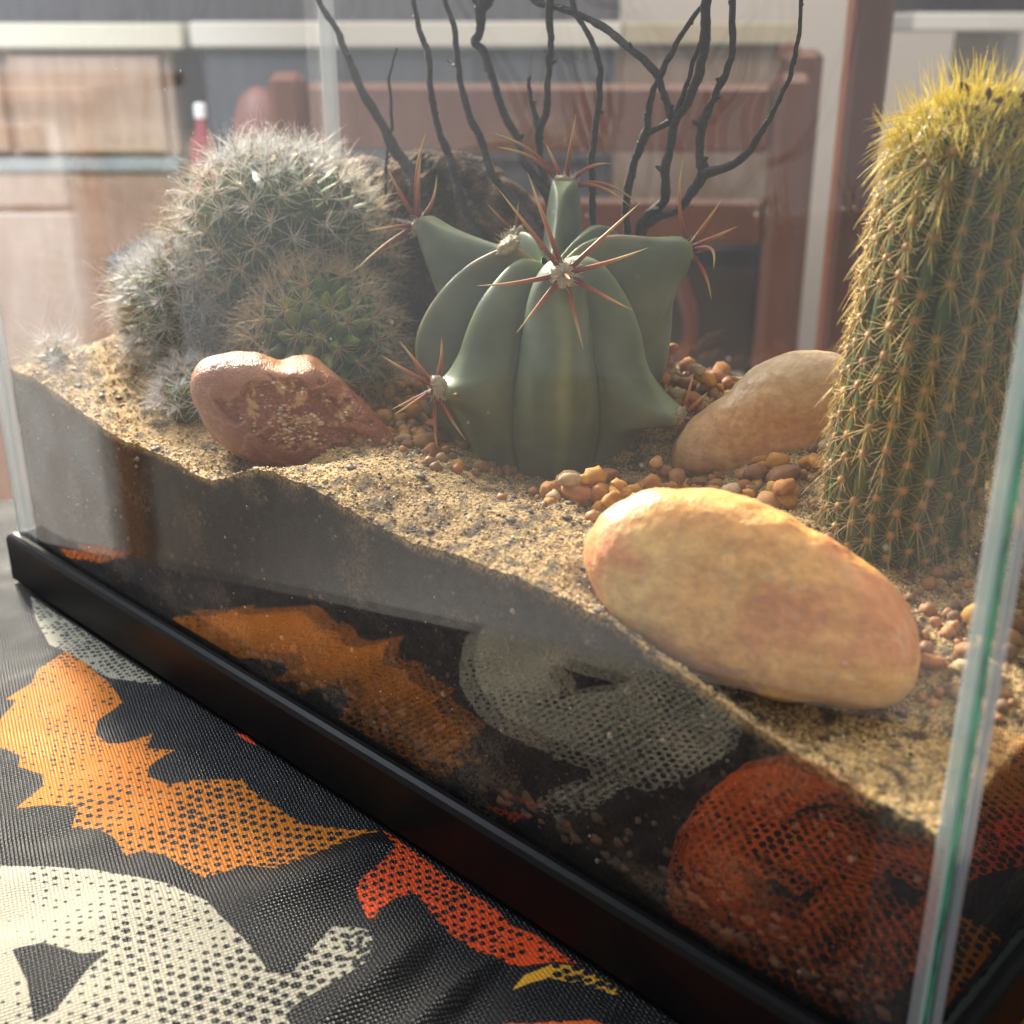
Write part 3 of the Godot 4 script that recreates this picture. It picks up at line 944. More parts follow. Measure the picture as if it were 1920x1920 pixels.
func cobble(radii: Array, depth: float, plump: float, facing: Vector3, tint: Callable, dent: Callable) -> Geo:
	# radii (mm): its outline looked at along «facing», from the right and on anticlockwise; depth: half its thickness
	var w := -facing.normalized()
	var u := Vector3(-0.7172, 0, 0.6969)
	var v := w.cross(u).normalized()
	u = v.cross(w)
	if v.y < 0.0:
		v = -v
	var nu := 210
	var nv := 150
	var p := PackedVector3Array()
	var c := PackedColorArray()
	for i in nu:
		var a := TAU * i / nu
		var r := ring(radii, a) / 1000.0
		for j in nv:
			var v2 := j / (nv - 1.0) * 2.0 - 1.0
			var k := sin(PI / 2.0 * (1.0 - absf(v2)))
			var s := signf(v2) * pow(maxf(0.0, 1.0 - pow(k, 2.0 / plump)), plump * 0.5)
			var q := (u * cos(a) + v * sin(a)) * r * k + w * depth * s
			q += q.normalized() * (noise.get_noise_3d(q.x * 40.0, q.y * 40.0, q.z * 40.0) * 0.0013 + fine.get_noise_3d(q.x * 160.0, q.y * 160.0, q.z * 160.0) * 0.00025)
			var x := q.dot(u) * 1000.0
			var y := q.dot(v) * 1000.0
			q += w * (dent.call(x, y, q) if s > 0.0 else 0.0)
			p.append(q)
			c.append(tint.call(x, y, q))
	var g := Geo.new()
	g.grid(p, nu, nv, true, c, true)
	return g


func stones() -> void:
	var none := func(_x: float, _y: float, _q: Vector3) -> float: return 0.0
	var veins := func(q: Vector3, pale: Color, mid: Color, blush: Color) -> Color:
		var k := noise.get_noise_3d(q.x * 13.0 + 2.0, q.y * 13.0, q.z * 13.0)
		var m := noise.get_noise_3d(q.x * 20.0 + 5.0, q.y * 20.0, q.z * 20.0)
		var c := mid.lerp(pale, smoothstep(-0.1, 0.35, k)).lerp(blush, smoothstep(-0.02, 0.3, m) * 0.8)
		var streak := pow(maxf(0.0, 1.0 - absf(noise.get_noise_3d(q.x * 45.0, q.y * 45.0, q.z * 45.0 + 3.0)) * 14.0), 2.0)
		c = c.lerp(Color(0.74, 0.60, 0.40), streak * 0.28)
		return c * (1.0 + 0.14 * fine.get_noise_3d(q.x * 420.0, q.y * 420.0, q.z * 420.0))
	var front := func(x: float, y: float, q: Vector3) -> Color:
		return veins.call(q, Color(0.78, 0.54, 0.21), Color(0.72, 0.39, 0.12), Color(0.62, 0.24, 0.10))
	var r1 := [34.5, 28.2, 24.4, 21.9, 21.8, 21.7, 23.2, 25.5, 29, 34.3, 38.5, 39.5, 34.8, 29.5, 25, 22.9, 21.5, 21.8, 22.1, 25, 28.6, 36.7, 42.4, 39.6]
	for k in r1.size():
		r1[k] *= 1.03
	tag(part("cobble", cobble(r1, 0.019, 0.62, Vector3(0.479, -0.43, 0.765), front, none).mesh(), M.stone, self, tank * Transform3D(Basis(), Vector3(0.0720, 0.0940, 0.0368))), "large smooth peach and yellow cobble lying against the front glass", "stone", "decorative stones in the tank")
	var back := func(x: float, y: float, q: Vector3) -> Color:
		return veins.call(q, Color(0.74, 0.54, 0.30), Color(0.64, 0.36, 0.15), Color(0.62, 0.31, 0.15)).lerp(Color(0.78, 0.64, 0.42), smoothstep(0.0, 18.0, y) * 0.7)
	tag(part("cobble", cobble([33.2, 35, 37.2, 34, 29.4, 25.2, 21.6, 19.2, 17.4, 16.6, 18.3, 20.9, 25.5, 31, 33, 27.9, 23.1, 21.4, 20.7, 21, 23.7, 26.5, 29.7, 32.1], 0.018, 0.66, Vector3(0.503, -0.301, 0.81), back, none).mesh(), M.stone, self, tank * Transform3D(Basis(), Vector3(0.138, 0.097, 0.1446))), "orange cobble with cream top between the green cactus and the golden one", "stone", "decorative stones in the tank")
	# the pink quartz with a broken, glittering face
	var broken := func(x: float, y: float) -> float:
		var e := Vector2((x + 0.0) / 23.0, (y - 1.0 + x * 0.22) / 11.5).length() + noise.get_noise_2d(x * 0.12, y * 0.12) * 0.5
		return 1.0 - smoothstep(0.75, 1.05, e)
	var chip := func(x: float, y: float, q: Vector3) -> float:
		var f: float = broken.call(x, y)
		var facets := absf(fine.get_noise_3d(q.x * 260.0, q.y * 260.0, q.z * 260.0)) * 2.0 - 0.5
		var cut := f * (-0.0026 + 0.0011 * facets + 0.0016 * noise.get_noise_3d(q.x * 130.0, q.y * 130.0, q.z * 130.0))
		return cut - 0.0022 * exp(-pow((x + 2.0) / 9.0, 2.0) - pow((y - 19.0) / 3.0, 2.0))
	var pink := func(x: float, y: float, q: Vector3) -> Color:
		var c: Color = veins.call(q, Color(0.36, 0.15, 0.085), Color(0.26, 0.080, 0.036), Color(0.30, 0.10, 0.055))
		var f: float = broken.call(x, y)
		var glint := smoothstep(0.12, 0.3, noise.get_noise_3d(q.x * 150.0, q.y * 150.0, q.z * 150.0))
		c = c.lerp(Color(0.34, 0.10, 0.05).lerp(Color(0.72, 0.46, 0.20), glint), f * 0.9)
		var cap := exp(-pow((x + 2.0) / 15.0, 2.0) - pow((y - 18.0) / 5.0, 2.0))
		return c.lerp(Color(0.58, 0.28, 0.10), cap * 0.7)
	var r3 := [28, 23.5, 20.8, 20.3, 20.5, 21.8, 20.9, 20, 24.7, 30.1, 36.2, 35, 30.8, 27.1, 23.8, 20.9, 20.2, 19.5, 20.5, 21.7, 24.7, 28.9, 36.1, 34.2]
	for k in r3.size():
		r3[k] *= 1.035
	var gem := cobble(r3, 0.018, 0.68, Vector3(0.781, -0.297, 0.55), pink, chip)
	var quartz := part("quartz", gem.mesh(), M.crystal, self, tank * Transform3D(Basis(), Vector3(0.2627, 0.0955, 0.0435)))
	tag(quartz, "rough pink quartz stone with a broken glittering face, before the hairy cactus", "stone", "decorative stones in the tank")
	# small crystal faces in the broken hollow
	var w := Vector3(-0.781, 0.297, -0.55).normalized()
	var up := w.cross(Vector3(-0.7172, 0, 0.6969)).normalized()
	up = up if up.y > 0.0 else -up
	var across := up.cross(w) * (1.0 if up.cross(w).x < 0.0 else -1.0)
	var places := []
	var tints := PackedColorArray()
	for k in 26000:
		var at_point := gem.v[rng.randi() % gem.v.size()]
		if places.size() >= 420:
			break
		var depth := at_point.dot(w)
		if depth < 0.006 or broken.call(at_point.dot(across) * 1000.0, at_point.dot(up) * 1000.0) < 0.5:
			continue
		if noise.get_noise_3d(at_point.x * 120.0, at_point.y * 120.0, at_point.z * 120.0) < -0.05:
			continue
		places.append(Transform3D(Basis.from_euler(Vector3(rng.randf() * TAU, rng.randf() * TAU, rng.randf() * TAU)).scaled(Vector3(1.0, 0.45, 0.8) * rng.randf_range(0.0003, 0.0014)), at_point))
		tints.append(Color(0.60, 0.34, 0.17).lerp([Color(0.80, 0.66, 0.40), Color(0.42, 0.13, 0.07), Color(0.82, 0.78, 0.72)][rng.randi() % 3], rng.randf()))
	var facet := Geo.new()
	var six := [Vector3.RIGHT, Vector3.BACK, Vector3.LEFT, Vector3.FORWARD]
	for k in 4:
		for tip in [Vector3.UP, Vector3.DOWN]:
			facet.face([six[k], six[(k + 1) % 4], tip], (six[k] + six[(k + 1) % 4] + tip).normalized())
	many("crystal_faces", facet.mesh(), mat(Color.WHITE, 0.12, {"vertex_color_use_as_albedo": true}), quartz, places, tints)
	# the dark rock in the back corner
	var rr := [64.5, 59.9, 51.0, 44.2, 39.8, 36.3, 34.9, 35.5, 36.9, 40.2, 55.0, 63.5, 63.5, 62.7, 60.8, 55.0, 47.0, 46.7, 46.8, 46.8, 46.8, 51.7, 62.1, 65.9]
	var p := PackedVector3Array()
	var c := PackedColorArray()
	for i in 170:
		var a := TAU * i / 170.0
		var r := ring(rr, a) / 1000.0
		for j in 90:
			var v2 := j / 89.0 * 2.0 - 1.0
			var k := sin(PI / 2.0 * (1.0 - absf(v2)))
			var s := signf(v2) * pow(maxf(0.0, 1.0 - pow(k, 3.5)), 0.3)
			var q := Vector3(-cos(a) * r * k, sin(a) * r * k, -0.0125 * s)
			var n := noise.get_noise_3d(q.x * 55.0, q.y * 55.0, q.z * 55.0)
			var m := fine.get_noise_3d(q.x * 120.0, q.y * 120.0, q.z * 120.0)
			q += q.normalized() * (n * 0.0035 + m * 0.0012)
			q.z = clampf(q.z - n * 0.003, -0.02, 0.019)
			p.append(q)
			var warm := smoothstep(-0.25, 0.35, n + 0.4 * m)
			var t := Color(0.035, 0.022, 0.014).lerp(Color(0.17, 0.10, 0.052), warm)
			c.append(t.lerp(Color(0.26, 0.19, 0.12), smoothstep(0.28, 0.5, m) * 0.6))
	var g := Geo.new()
	g.grid(p, 170, 90, true, c, true)
	tag(part("rock", g.mesh(), M.rock, self, tank * Transform3D(Basis(), Vector3(0.3167, 0.1397, 0.1585))), "rough dark brown rock standing in the back corner behind the branches", "rock")


# ---------------------------------------------------------------- dried sea fan

func sea_fan() -> void:
	var root := Vector3(0.222, 0.085, 0.158)
	var t := thing("dried_sea_fan", "dark grey branching dried sea fan standing behind the green cactus", "branch", tank * Transform3D(Basis(), root))
	var limb := func(b: float, rows: Array) -> void:
		# rows: along the tank, height, radius - in millimetres
		var n := rows.size() / 3
		var k := PackedVector3Array()
		var r := PackedFloat32Array()
		for i in n:
			k.append(Vector3(rows[3 * i], rows[3 * i + 1], 0) / 1000.0)
			r.append(rows[3 * i + 2] / 1000.0)
		var path := PackedVector3Array()
		var rad := PackedFloat32Array()
		var steps := (n - 1) * 7
		for s in steps + 1:
			var f := float(s) / steps * (n - 1)
			var i := mini(int(f), n - 2)
			var q := k[i].cubic_interpolate(k[i + 1], k[maxi(i - 1, 0)], k[mini(i + 2, n - 1)], f - i)
			q.z = b + noise.get_noise_2d(q.x * 22.0, q.y * 22.0) * 0.004
			q += Vector3(fine.get_noise_2d(q.y * 200.0, 3.0), 0, 0) * 0.0004
			path.append(q - root)
			rad.append(lerpf(r[i], r[i + 1], f - i) * (1.0 + 0.16 * fine.get_noise_2d(q.y * 340.0, q.x * 340.0) + 0.22 * noise.get_noise_2d(q.y * 90.0, q.x * 90.0)))
		var g := Geo.new()
		g.tube(path, rad, 10, PackedColorArray(), 0.8)
		for knot in 2 + n / 2:   # knots and snapped-off side twigs
			var i := rng.randi_range(2, path.size() - 3)
			var d := Vector3(rng.randfn(), rng.randf_range(-0.2, 1.0), rng.randfn() * 0.4).normalized()
			var long := rad[i] * rng.randf_range(1.3, 2.2)
			g.tube(PackedVector3Array([path[i], path[i] + d * long * 0.7, path[i] + d * long]), PackedFloat32Array([rad[i] * 0.7, rad[i] * 0.42, rad[i] * 0.12]), 7)
		part("limb", g.mesh(), M.twig, t)
	limb.call(0.139, [366.0,248.0,1.3,364.3,238.5,1.32,363.1,232.4,1.32,351.8,220.2,1.42,342.3,208.0,1.64,328.3,190.0,2.06,315.9,174.1,2.6,304.9,164.4,2.36,299.0,152.4,2.37,290.0,136.0,2.6,262.0,110.0,2.8,226.0,94.0,3.0])
	limb.call(0.1415, [315.1,214.4,0.45,318.1,206.4,0.53,320.2,192.2,0.65,321.8,181.8,0.65,326.5,171.0,0.77,327.7,162.3,0.78,326.7,150.4,0.9,320.4,146.6,1.0,305.3,147.1,1.09,295.0,146.5,1.2])
	limb.call(0.143, [309.0,248.0,1.0,307.4,227.9,1.13,303.3,217.4,1.24,300.2,210.3,1.45,297.5,199.0,1.35,294.9,187.3,1.57,289.1,174.5,1.78,285.0,166.7,2.1,281.0,157.9,1.79,273.9,146.2,1.89,250.0,118.0,2.4,224.0,98.0,2.8])
	limb.call(0.146, [294.6,248.0,1.0,292.8,229.7,1.11,288.9,220.3,1.22,287.1,209.9,1.33,283.8,199.4,1.43,278.7,187.9,1.54,271.2,174.6,1.64,264.9,166.1,1.74,253.5,156.2,1.83,245.0,147.1,2.03,228.0,120.0,2.4,221.0,100.0,2.8])
	limb.call(0.146, [293.1,210.4,0.5,290.1,208.5,0.62,286.8,208.5,0.8])
	limb.call(0.160, [276.0,248.0,2.6,280.0,240.0,3.2,285.2,231.7,3.3,289.0,227.5,2.47,289.7,220.3,1.66,291.9,216.8,1.88,286.9,212.5,2.08,281.1,202.9,1.87,275.3,191.3,1.98,266.6,177.8,2.08,259.4,169.3,2.07,253.6,162.7,2.07,247.8,149.1,2.28,228.0,110.0,3.0])
	limb.call(0.160, [298.0,248.0,1.6,293.0,238.0,1.9,289.0,229.0,2.2])
	limb.call(0.1625, [262.5,204.7,0.5,262.5,200.4,0.92,260.7,192.8,1.23,257.5,186.1,1.64])
	limb.call(0.163, [252.9,248.0,1.56,253.3,227.6,1.67,253.8,214.8,1.49,254.2,201.6,1.41,254.3,191.1,1.52,257.3,185.1,1.84,257.7,176.2,1.55,254.8,167.4,1.55,247.8,152.9,1.87,228.0,112.0,2.6])
	limb.call(0.166, [276.0,244.0,1.6,269.7,237.1,1.61,262.8,230.9,1.6,249.4,228.2,1.67,231.2,222.2,1.73,216.1,214.3,1.7,207.3,207.4,1.69,203.3,199.5,1.6,200.1,192.1,1.69])
	limb.call(0.1635, [251.0,248.0,1.16,242.0,227.6,1.16,236.1,220.4,1.25,231.3,212.3,1.25,230.1,207.8,1.26,230.7,194.9,1.37,231.8,181.7,1.39,231.6,168.3,1.5,231.8,148.5,1.53,224.0,100.0,2.4])
	limb.call(0.166, [184.5,248.0,2.1,186.5,225.5,2.15,187.5,215.5,1.99,189.2,205.2,1.92,193.4,197.2,1.76,198.6,190.8,1.88,199.9,180.7,1.81,200.0,171.5,1.82,201.3,163.9,2.13,207.0,157.6,2.55,211.6,148.4,2.78,220.0,100.0,3.6])
	limb.call(0.166, [188.0,228.0,0.9,190.3,226.3,0.9,197.5,217.9,1.1,203.9,208.3,1.21,208.6,199.3,1.33,210.6,192.9,1.43,211.3,186.8,1.73,214.4,179.8,1.75,216.5,171.2,1.67,217.5,159.5,1.69,216.7,147.8,1.8,221.0,100.0,2.6])
	limb.call(0.166, [211.3,186.1,1.35,205.6,188.6,1.33,200.0,191.4,1.51])
	limb.call(0.166, [188.6,218.0,0.7,191.3,212.0,0.9,193.2,203.3,0.95,196.7,197.1,1.12,199.1,192.2,1.22])
	limb.call(0.166, [177.0,248.0,1.3,175.1,225.4,1.32,175.0,216.4,1.42,177.3,207.2,1.52,182.8,199.4,1.64,185.9,190.5,1.75,185.2,180.8,1.86,182.8,174.7,2.42,187.3,167.9,2.08,194.3,160.8,1.92,202.1,158.1,1.95,206.9,154.8,1.96])
	limb.call(0.166, [151.0,248.0,0.67,149.6,225.3,0.76,150.1,217.4,0.85,152.9,206.2,1.03,156.9,195.3,1.23,163.2,184.8,1.52,170.6,178.6,1.73,182.1,174.7,2.23])


# ---------------------------------------------------------------- the ribbed green cactus

func thorn(from: Vector3, to: Vector3, out: Vector3, bend: float, thick: float) -> Geo:
	var path := PackedVector3Array()
	var r := PackedFloat32Array()
	var c := PackedColorArray()
	var run := to - from
	var lift := Vector3.UP * (1.0 - absf(run.normalized().y)) * 0.6 + out * 0.6
	for k in 12:
		var f := k / 11.0
		path.append(from + run * f + lift * (sin(PI * f) * bend * run.length() * 0.45))
		r.append(thick * (1.0 - pow(f, 1.6)) + 0.00004)
		var tone := Color(0.17, 0.035, 0.025).lerp(Color(0.42, 0.13, 0.05), smoothstep(0.1, 0.45, f)).lerp(Color(0.66, 0.48, 0.20), smoothstep(0.4, 0.85, f))
		c.append(tone)
	var g := Geo.new()
	g.tube(path, r, 8, c)
	return g


func green_cactus() -> void:
	var base := Vector3(0.2094, 0.080, 0.1153)
	var t := thing("ribbed_cactus", "grey-green ribbed cactus with red and yellow spines in the middle of the tank", "cactus", tank * Transform3D(Basis(), base))
	# ribs: compass angle in degrees, then the ridge from the crown down as radius, height in millimetres
	var ribs := [
		[-50.0, [0.1, 17, 72], [5, 68, 12, 72.5, 17, 72, 29, 66, 40, 55, 46.5, 42, 46, 29, 42, 14, 33, 1, 23, -12]],
		[-15.5, [0.26, 50, 74], [5, 67, 14, 70, 26, 72.5, 40, 76, 49.5, 79, 52, 77, 51, 70, 46.5, 61, 44.5, 48, 43.5, 30, 32, 2, 23, -12]],
		[20.0, [0.1, 24, 73], [5, 68, 14, 74, 24, 73.5, 34, 66, 42, 48, 43, 24, 31, 0, 23, -12]],
		[56.0, [0.42, 35, 89], [5, 68, 10, 72, 17, 79, 25, 87, 33, 90.5, 38.5, 88.5, 41, 82, 43, 70, 44, 50, 43, 24, 31, 0, 23, -12]],
		[94.0, [0.2, 22, 77], [5, 68, 12, 73, 22, 77, 32, 74, 40, 62, 44, 44, 43, 22, 31, 0, 23, -12]],
		[131.0, [0.32, 48, 72], [5, 68, 12, 73.5, 22, 76, 36, 75, 46, 74.5, 49, 71, 48, 64, 44, 54, 43.5, 40, 41, 22, 32, 2, 23, -12]],
		[168.0, [0.2, 52, 20], [5, 68, 12, 70.5, 21, 68, 30, 58, 35.5, 47, 38, 37, 41.5, 30, 47, 24.5, 52, 21, 51.5, 18, 44, 17.5, 37.5, 13, 32, 3, 24, -12]],
		[220.3, [0.22, 35, 70], [5, 67, 12, 70, 21, 72, 30, 72.5, 35.5, 70.5, 36, 66, 38, 56, 42, 42, 42.5, 28, 38.5, 12, 31, -1, 23, -12]],
		[279.0, [0.2, 46, 30], [5, 68, 12, 69.5, 19, 66.5, 29, 57.5, 35, 47.5, 38, 40, 42, 34, 46, 31, 46.5, 28, 41, 23, 36, 13, 30, 0, 23, -12]]]
	var valley := PackedVector2Array([Vector2(4, 66), Vector2(9, 63.5), Vector2(16, 59), Vector2(22, 51), Vector2(27, 39), Vector2(31, 26), Vector2(31, 12), Vector2(27, 0), Vector2(21, -12)])
	var lines := []
	for q in ribs:
		var line := PackedVector2Array()
		for k in q[2].size() / 2:
			line.append(Vector2(q[2][2 * k], q[2][2 * k + 1]))
		lines.append(line)
	var nt := 90
	var per := 28
	var p := PackedVector3Array()
	var c := PackedColorArray()
	for i in ribs.size():
		var here: float = ribs[i][0]
		var before: float = ribs[(i + 8) % 9][0] - (360.0 if i == 0 else 0.0)
		var after: float = ribs[(i + 1) % 9][0] + (360.0 if i == 8 else 0.0)
		for k in per:
			var s := (k / float(per)) * 2.0 - 1.0
			var turn := deg_to_rad(here + (s * (after - here) if s > 0.0 else s * (here - before)) * 0.5)
			var side := absf(s)
			for j in nt:
				var f := j / (nt - 1.0)
				var crest := curve(lines[i], f)
				var low := curve(valley, f)
				var blunt: float = ribs[i][1][0] * exp(-pow(crest.distance_to(Vector2(ribs[i][1][1], ribs[i][1][2])) / 10.0, 2.0))
				var w := 1.0 - pow(maxf(0.0, side - blunt) / (1.0 - blunt), lerpf(1.6, 1.3, blunt * 2.0))
				var q := low.lerp(crest, w) / 1000.0
				# a slight narrowing where a rib stretches into a horn
				var reach := clampf((crest.x - low.x) / 22.0, 0.0, 1.0)
				var mid := deg_to_rad(here)
				var ang := mid + (turn - mid) * (1.0 - 0.12 * reach * w)
				p.append(Vector3(cos(ang) * q.x, q.y, sin(ang) * q.x))
				var tone := Color(0.128, 0.165, 0.104).lerp(Color(0.155, 0.186, 0.137), noise.get_noise_3d(q.x * 60.0, q.y * 50.0, ang * 2.0) + 0.4)
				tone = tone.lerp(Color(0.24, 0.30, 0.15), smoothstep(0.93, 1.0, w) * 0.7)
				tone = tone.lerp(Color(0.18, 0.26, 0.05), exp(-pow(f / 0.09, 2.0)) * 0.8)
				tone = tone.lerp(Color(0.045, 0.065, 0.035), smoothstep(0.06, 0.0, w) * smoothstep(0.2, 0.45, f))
				tone = tone.lerp(Color(0.20, 0.14, 0.07), smoothstep(0.93, 0.97, f) * 0.8)
				c.append(tone)
	var g := Geo.new()
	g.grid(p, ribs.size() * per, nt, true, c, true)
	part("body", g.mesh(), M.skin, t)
	# the woolly spine cushions at the ends of the ribs, and each spine: tip (mm) and how much it bends
	var cushions := [
		[[50.8, 75.8, -14.2], [48.5, 107.5, -12.2, 0.3], [42.2, 101.2, -20.1, 0.1], [51.8, 92.5, -4.3, -0.4], [58.7, 97, -22.2, 0.2], [59.8, 74.7, -31.6, 0], [58.4, 61.8, -38.6, 0.1]],
		[[20.6, 88.4, 30.2], [41.8, 106.3, 15.2, 0.3], [35.3, 102.2, 10.3, 0.3], [32.4, 102.1, 32.7, 0], [18, 113.4, 32.7, 0], [11, 95.7, 45.1, 0.35], [-2.1, 81.8, 46.6, 0.35], [-4.3, 82.5, 37.7, 0.3]],
		[[-31.3, 70.6, 36], [-26.9, 101.4, 37.3, -0.3], [-34.5, 86.3, 50.3, 0], [-45.7, 79.1, 44.4, 0], [-45.1, 66.4, 32.7, 0.9], [-41.6, 54.3, 37.7, 0.3]],
		[[-27.3, 69.6, -23.2], [-8.1, 95.9, -33.9, 0], [-10.9, 99.7, -22.9, 0], [-40.4, 91, -2.6, 0], [-47.5, 78.3, -6.8, -0.1], [-9.4, 66.5, -43.8, -0.1], [-22.4, 52.9, -39.6, 0], [-37.5, 47.7, -24.9, 0], [-47.1, 59.6, -12.8, -0.05], [-37.4, 70.6, -31.6, 0]],
		[[8.4, 29.8, -45.4], [7.9, 46.9, -43.9, -0.2], [22.5, 44.4, -49.7, 0], [21, 41.7, -59.5, 0.1], [15.1, 22.3, -59.3, 0], [20.3, 22.2, -56, 0], [6.5, 7, -48.1, 0.15], [-3.4, 13.8, -44.1, 0.2], [-4.4, 31.7, -48.7, -0.7]],
		[[-50.2, 20, 11.2], [-48.8, 33.3, 19.6, 0], [-56.7, 28.8, 17.4, 0], [-58.3, 18.4, 16.2, 0], [-54.8, 6.3, 8.6, 0.1], [-49.1, 1.5, 11.5, 0]],
		[[24.5, 72.6, 8.6], [32.3, 83.3, 2, 0], [21.6, 84.4, 6.9, 0]],
		[[8.8, 73.0, -11.5]]]
	for q in cushions:
		var o := Vector3(q[0][0], q[0][1], q[0][2]) / 1000.0
		var out := Vector3(o.x, (o.y - 0.04) * 0.6, o.z).normalized()
		var big := 0.0044 if q.size() > 7 or q.size() == 1 else 0.0036
		var n := 26
		var wp := PackedVector3Array()
		var wc := PackedColorArray()
		var stance := upright(out, 0.0)
		for i in n:
			for j in 16:
				var f := PI * j / 15.0
				var d := Vector3(sin(f) * cos(TAU * i / n), cos(f) * 0.55, sin(f) * sin(TAU * i / n))
				d *= 1.0 + 0.4 * fine.get_noise_3d(d.x * 3.5 + o.x * 900.0, d.y * 3.5, d.z * 3.5)
				wp.append(stance * d * big)
				wc.append(Color(0.62, 0.54, 0.38).lerp(Color(0.30, 0.24, 0.17), clampf(fine.get_noise_3d(d.x * 5.0, d.y * 5.0, d.z * 5.0 + o.x * 500.0) + 0.15, 0.0, 1.0)))
		g = Geo.new()
		g.grid(wp, n, 16, true, wc, true)
		# loose wool fibres
		for k in 46:
			var d := (stance * Vector3(rng.randfn(), absf(rng.randfn()) * 0.6, rng.randfn())).normalized()
			var tip := d * big * rng.randf_range(1.05, 1.55) + Vector3(rng.randfn(), rng.randfn(), rng.randfn()) * 0.0005
			g.tube(PackedVector3Array([d * big * 0.6, d * big * 1.0, tip]), PackedFloat32Array([0.00012, 0.0001, 0.00003]), 3, PackedColorArray([Color(0.6, 0.52, 0.36), Color(0.66, 0.58, 0.42), Color(0.7, 0.64, 0.5)]))
		var pad := part("areole", g.mesh(), M.hair, t, Transform3D(Basis(), o))
		for k in range(1, q.size()):
			var tip := Vector3(q[k][0], q[k][1], q[k][2]) / 1000.0 - o
			var from := (tip.normalized() + out * 0.35).normalized() * big * 0.45
			part("spine", thorn(from, tip, out, q[k][3], 0.00088 if q.size() > 4 else 0.0005).mesh(), M.spine, pad)


# ---------------------------------------------------------------- the hairy cactus

func hair_tuft(number: int, count: int, length: float, pale: Color, hook: bool, spread := 1.0) -> Mesh:
	rng.seed = 500 + number
	var g := Geo.new()
	for k in count:
		var turn := TAU * rng.randf()
		var lean := rng.randf_range(0.25, 1.45) * spread
		var d := Vector3(sin(lean) * cos(turn), cos(lean), sin(lean) * sin(turn))
		var side := Vector3(rng.randfn(), rng.randfn(), rng.randfn()) * 0.75
		var long := length * rng.randf_range(0.55, 1.25)
		var path := PackedVector3Array()
		var r := PackedFloat32Array()
		var c := PackedColorArray()
		var q := Vector3.ZERO
		var shade := pale * rng.randf_range(0.75, 1.15)
		for j in 6:
			var f := j / 5.0
			path.append(q)
			q += (d + side * f * f + Vector3(0, -0.25 * f, 0)).normalized() * long / 5.0
			r.append(lerpf(0.00017, 0.00003, f))
			c.append(shade)
		g.tube(path, r, 3, c)
	for k in (2 if hook else 1):
		var turn := TAU * rng.randf()
		var d := Vector3(cos(turn) * 0.5, 1.0, sin(turn) * 0.5).normalized()
		var path := PackedVector3Array()
		var r := PackedFloat32Array()
		var c := PackedColorArray()
		for j in 8:
			var f := j / 7.0
			path.append(d * length * 0.85 * minf(f * 1.15, 1.0) + Vector3(-sin(turn), 0, cos(turn)) * length * 0.22 * pow(maxf(0.0, f - 0.65) / 0.35, 1.5) - d * length * 0.10 * maxf(0.0, f - 0.85) / 0.15)
			r.append(lerpf(0.00014, 0.00005, f))
			c.append(Color(0.24, 0.075, 0.05).lerp(Color(0.48, 0.24, 0.13), 1.0 - f))
		g.tube(path, r, 4, c)
	# the woolly cushion the hairs leave from
	var p := blob_points(7, 5, 0.4, number)
	var cc := PackedColorArray()
	for i in p.size():
		p[i] *= Vector3(0.0011, 0.0006, 0.0011)
		cc.append(Color(0.42, 0.33, 0.22))
	g.grid(p, 7, 5, true, cc, true)
	return g.mesh()


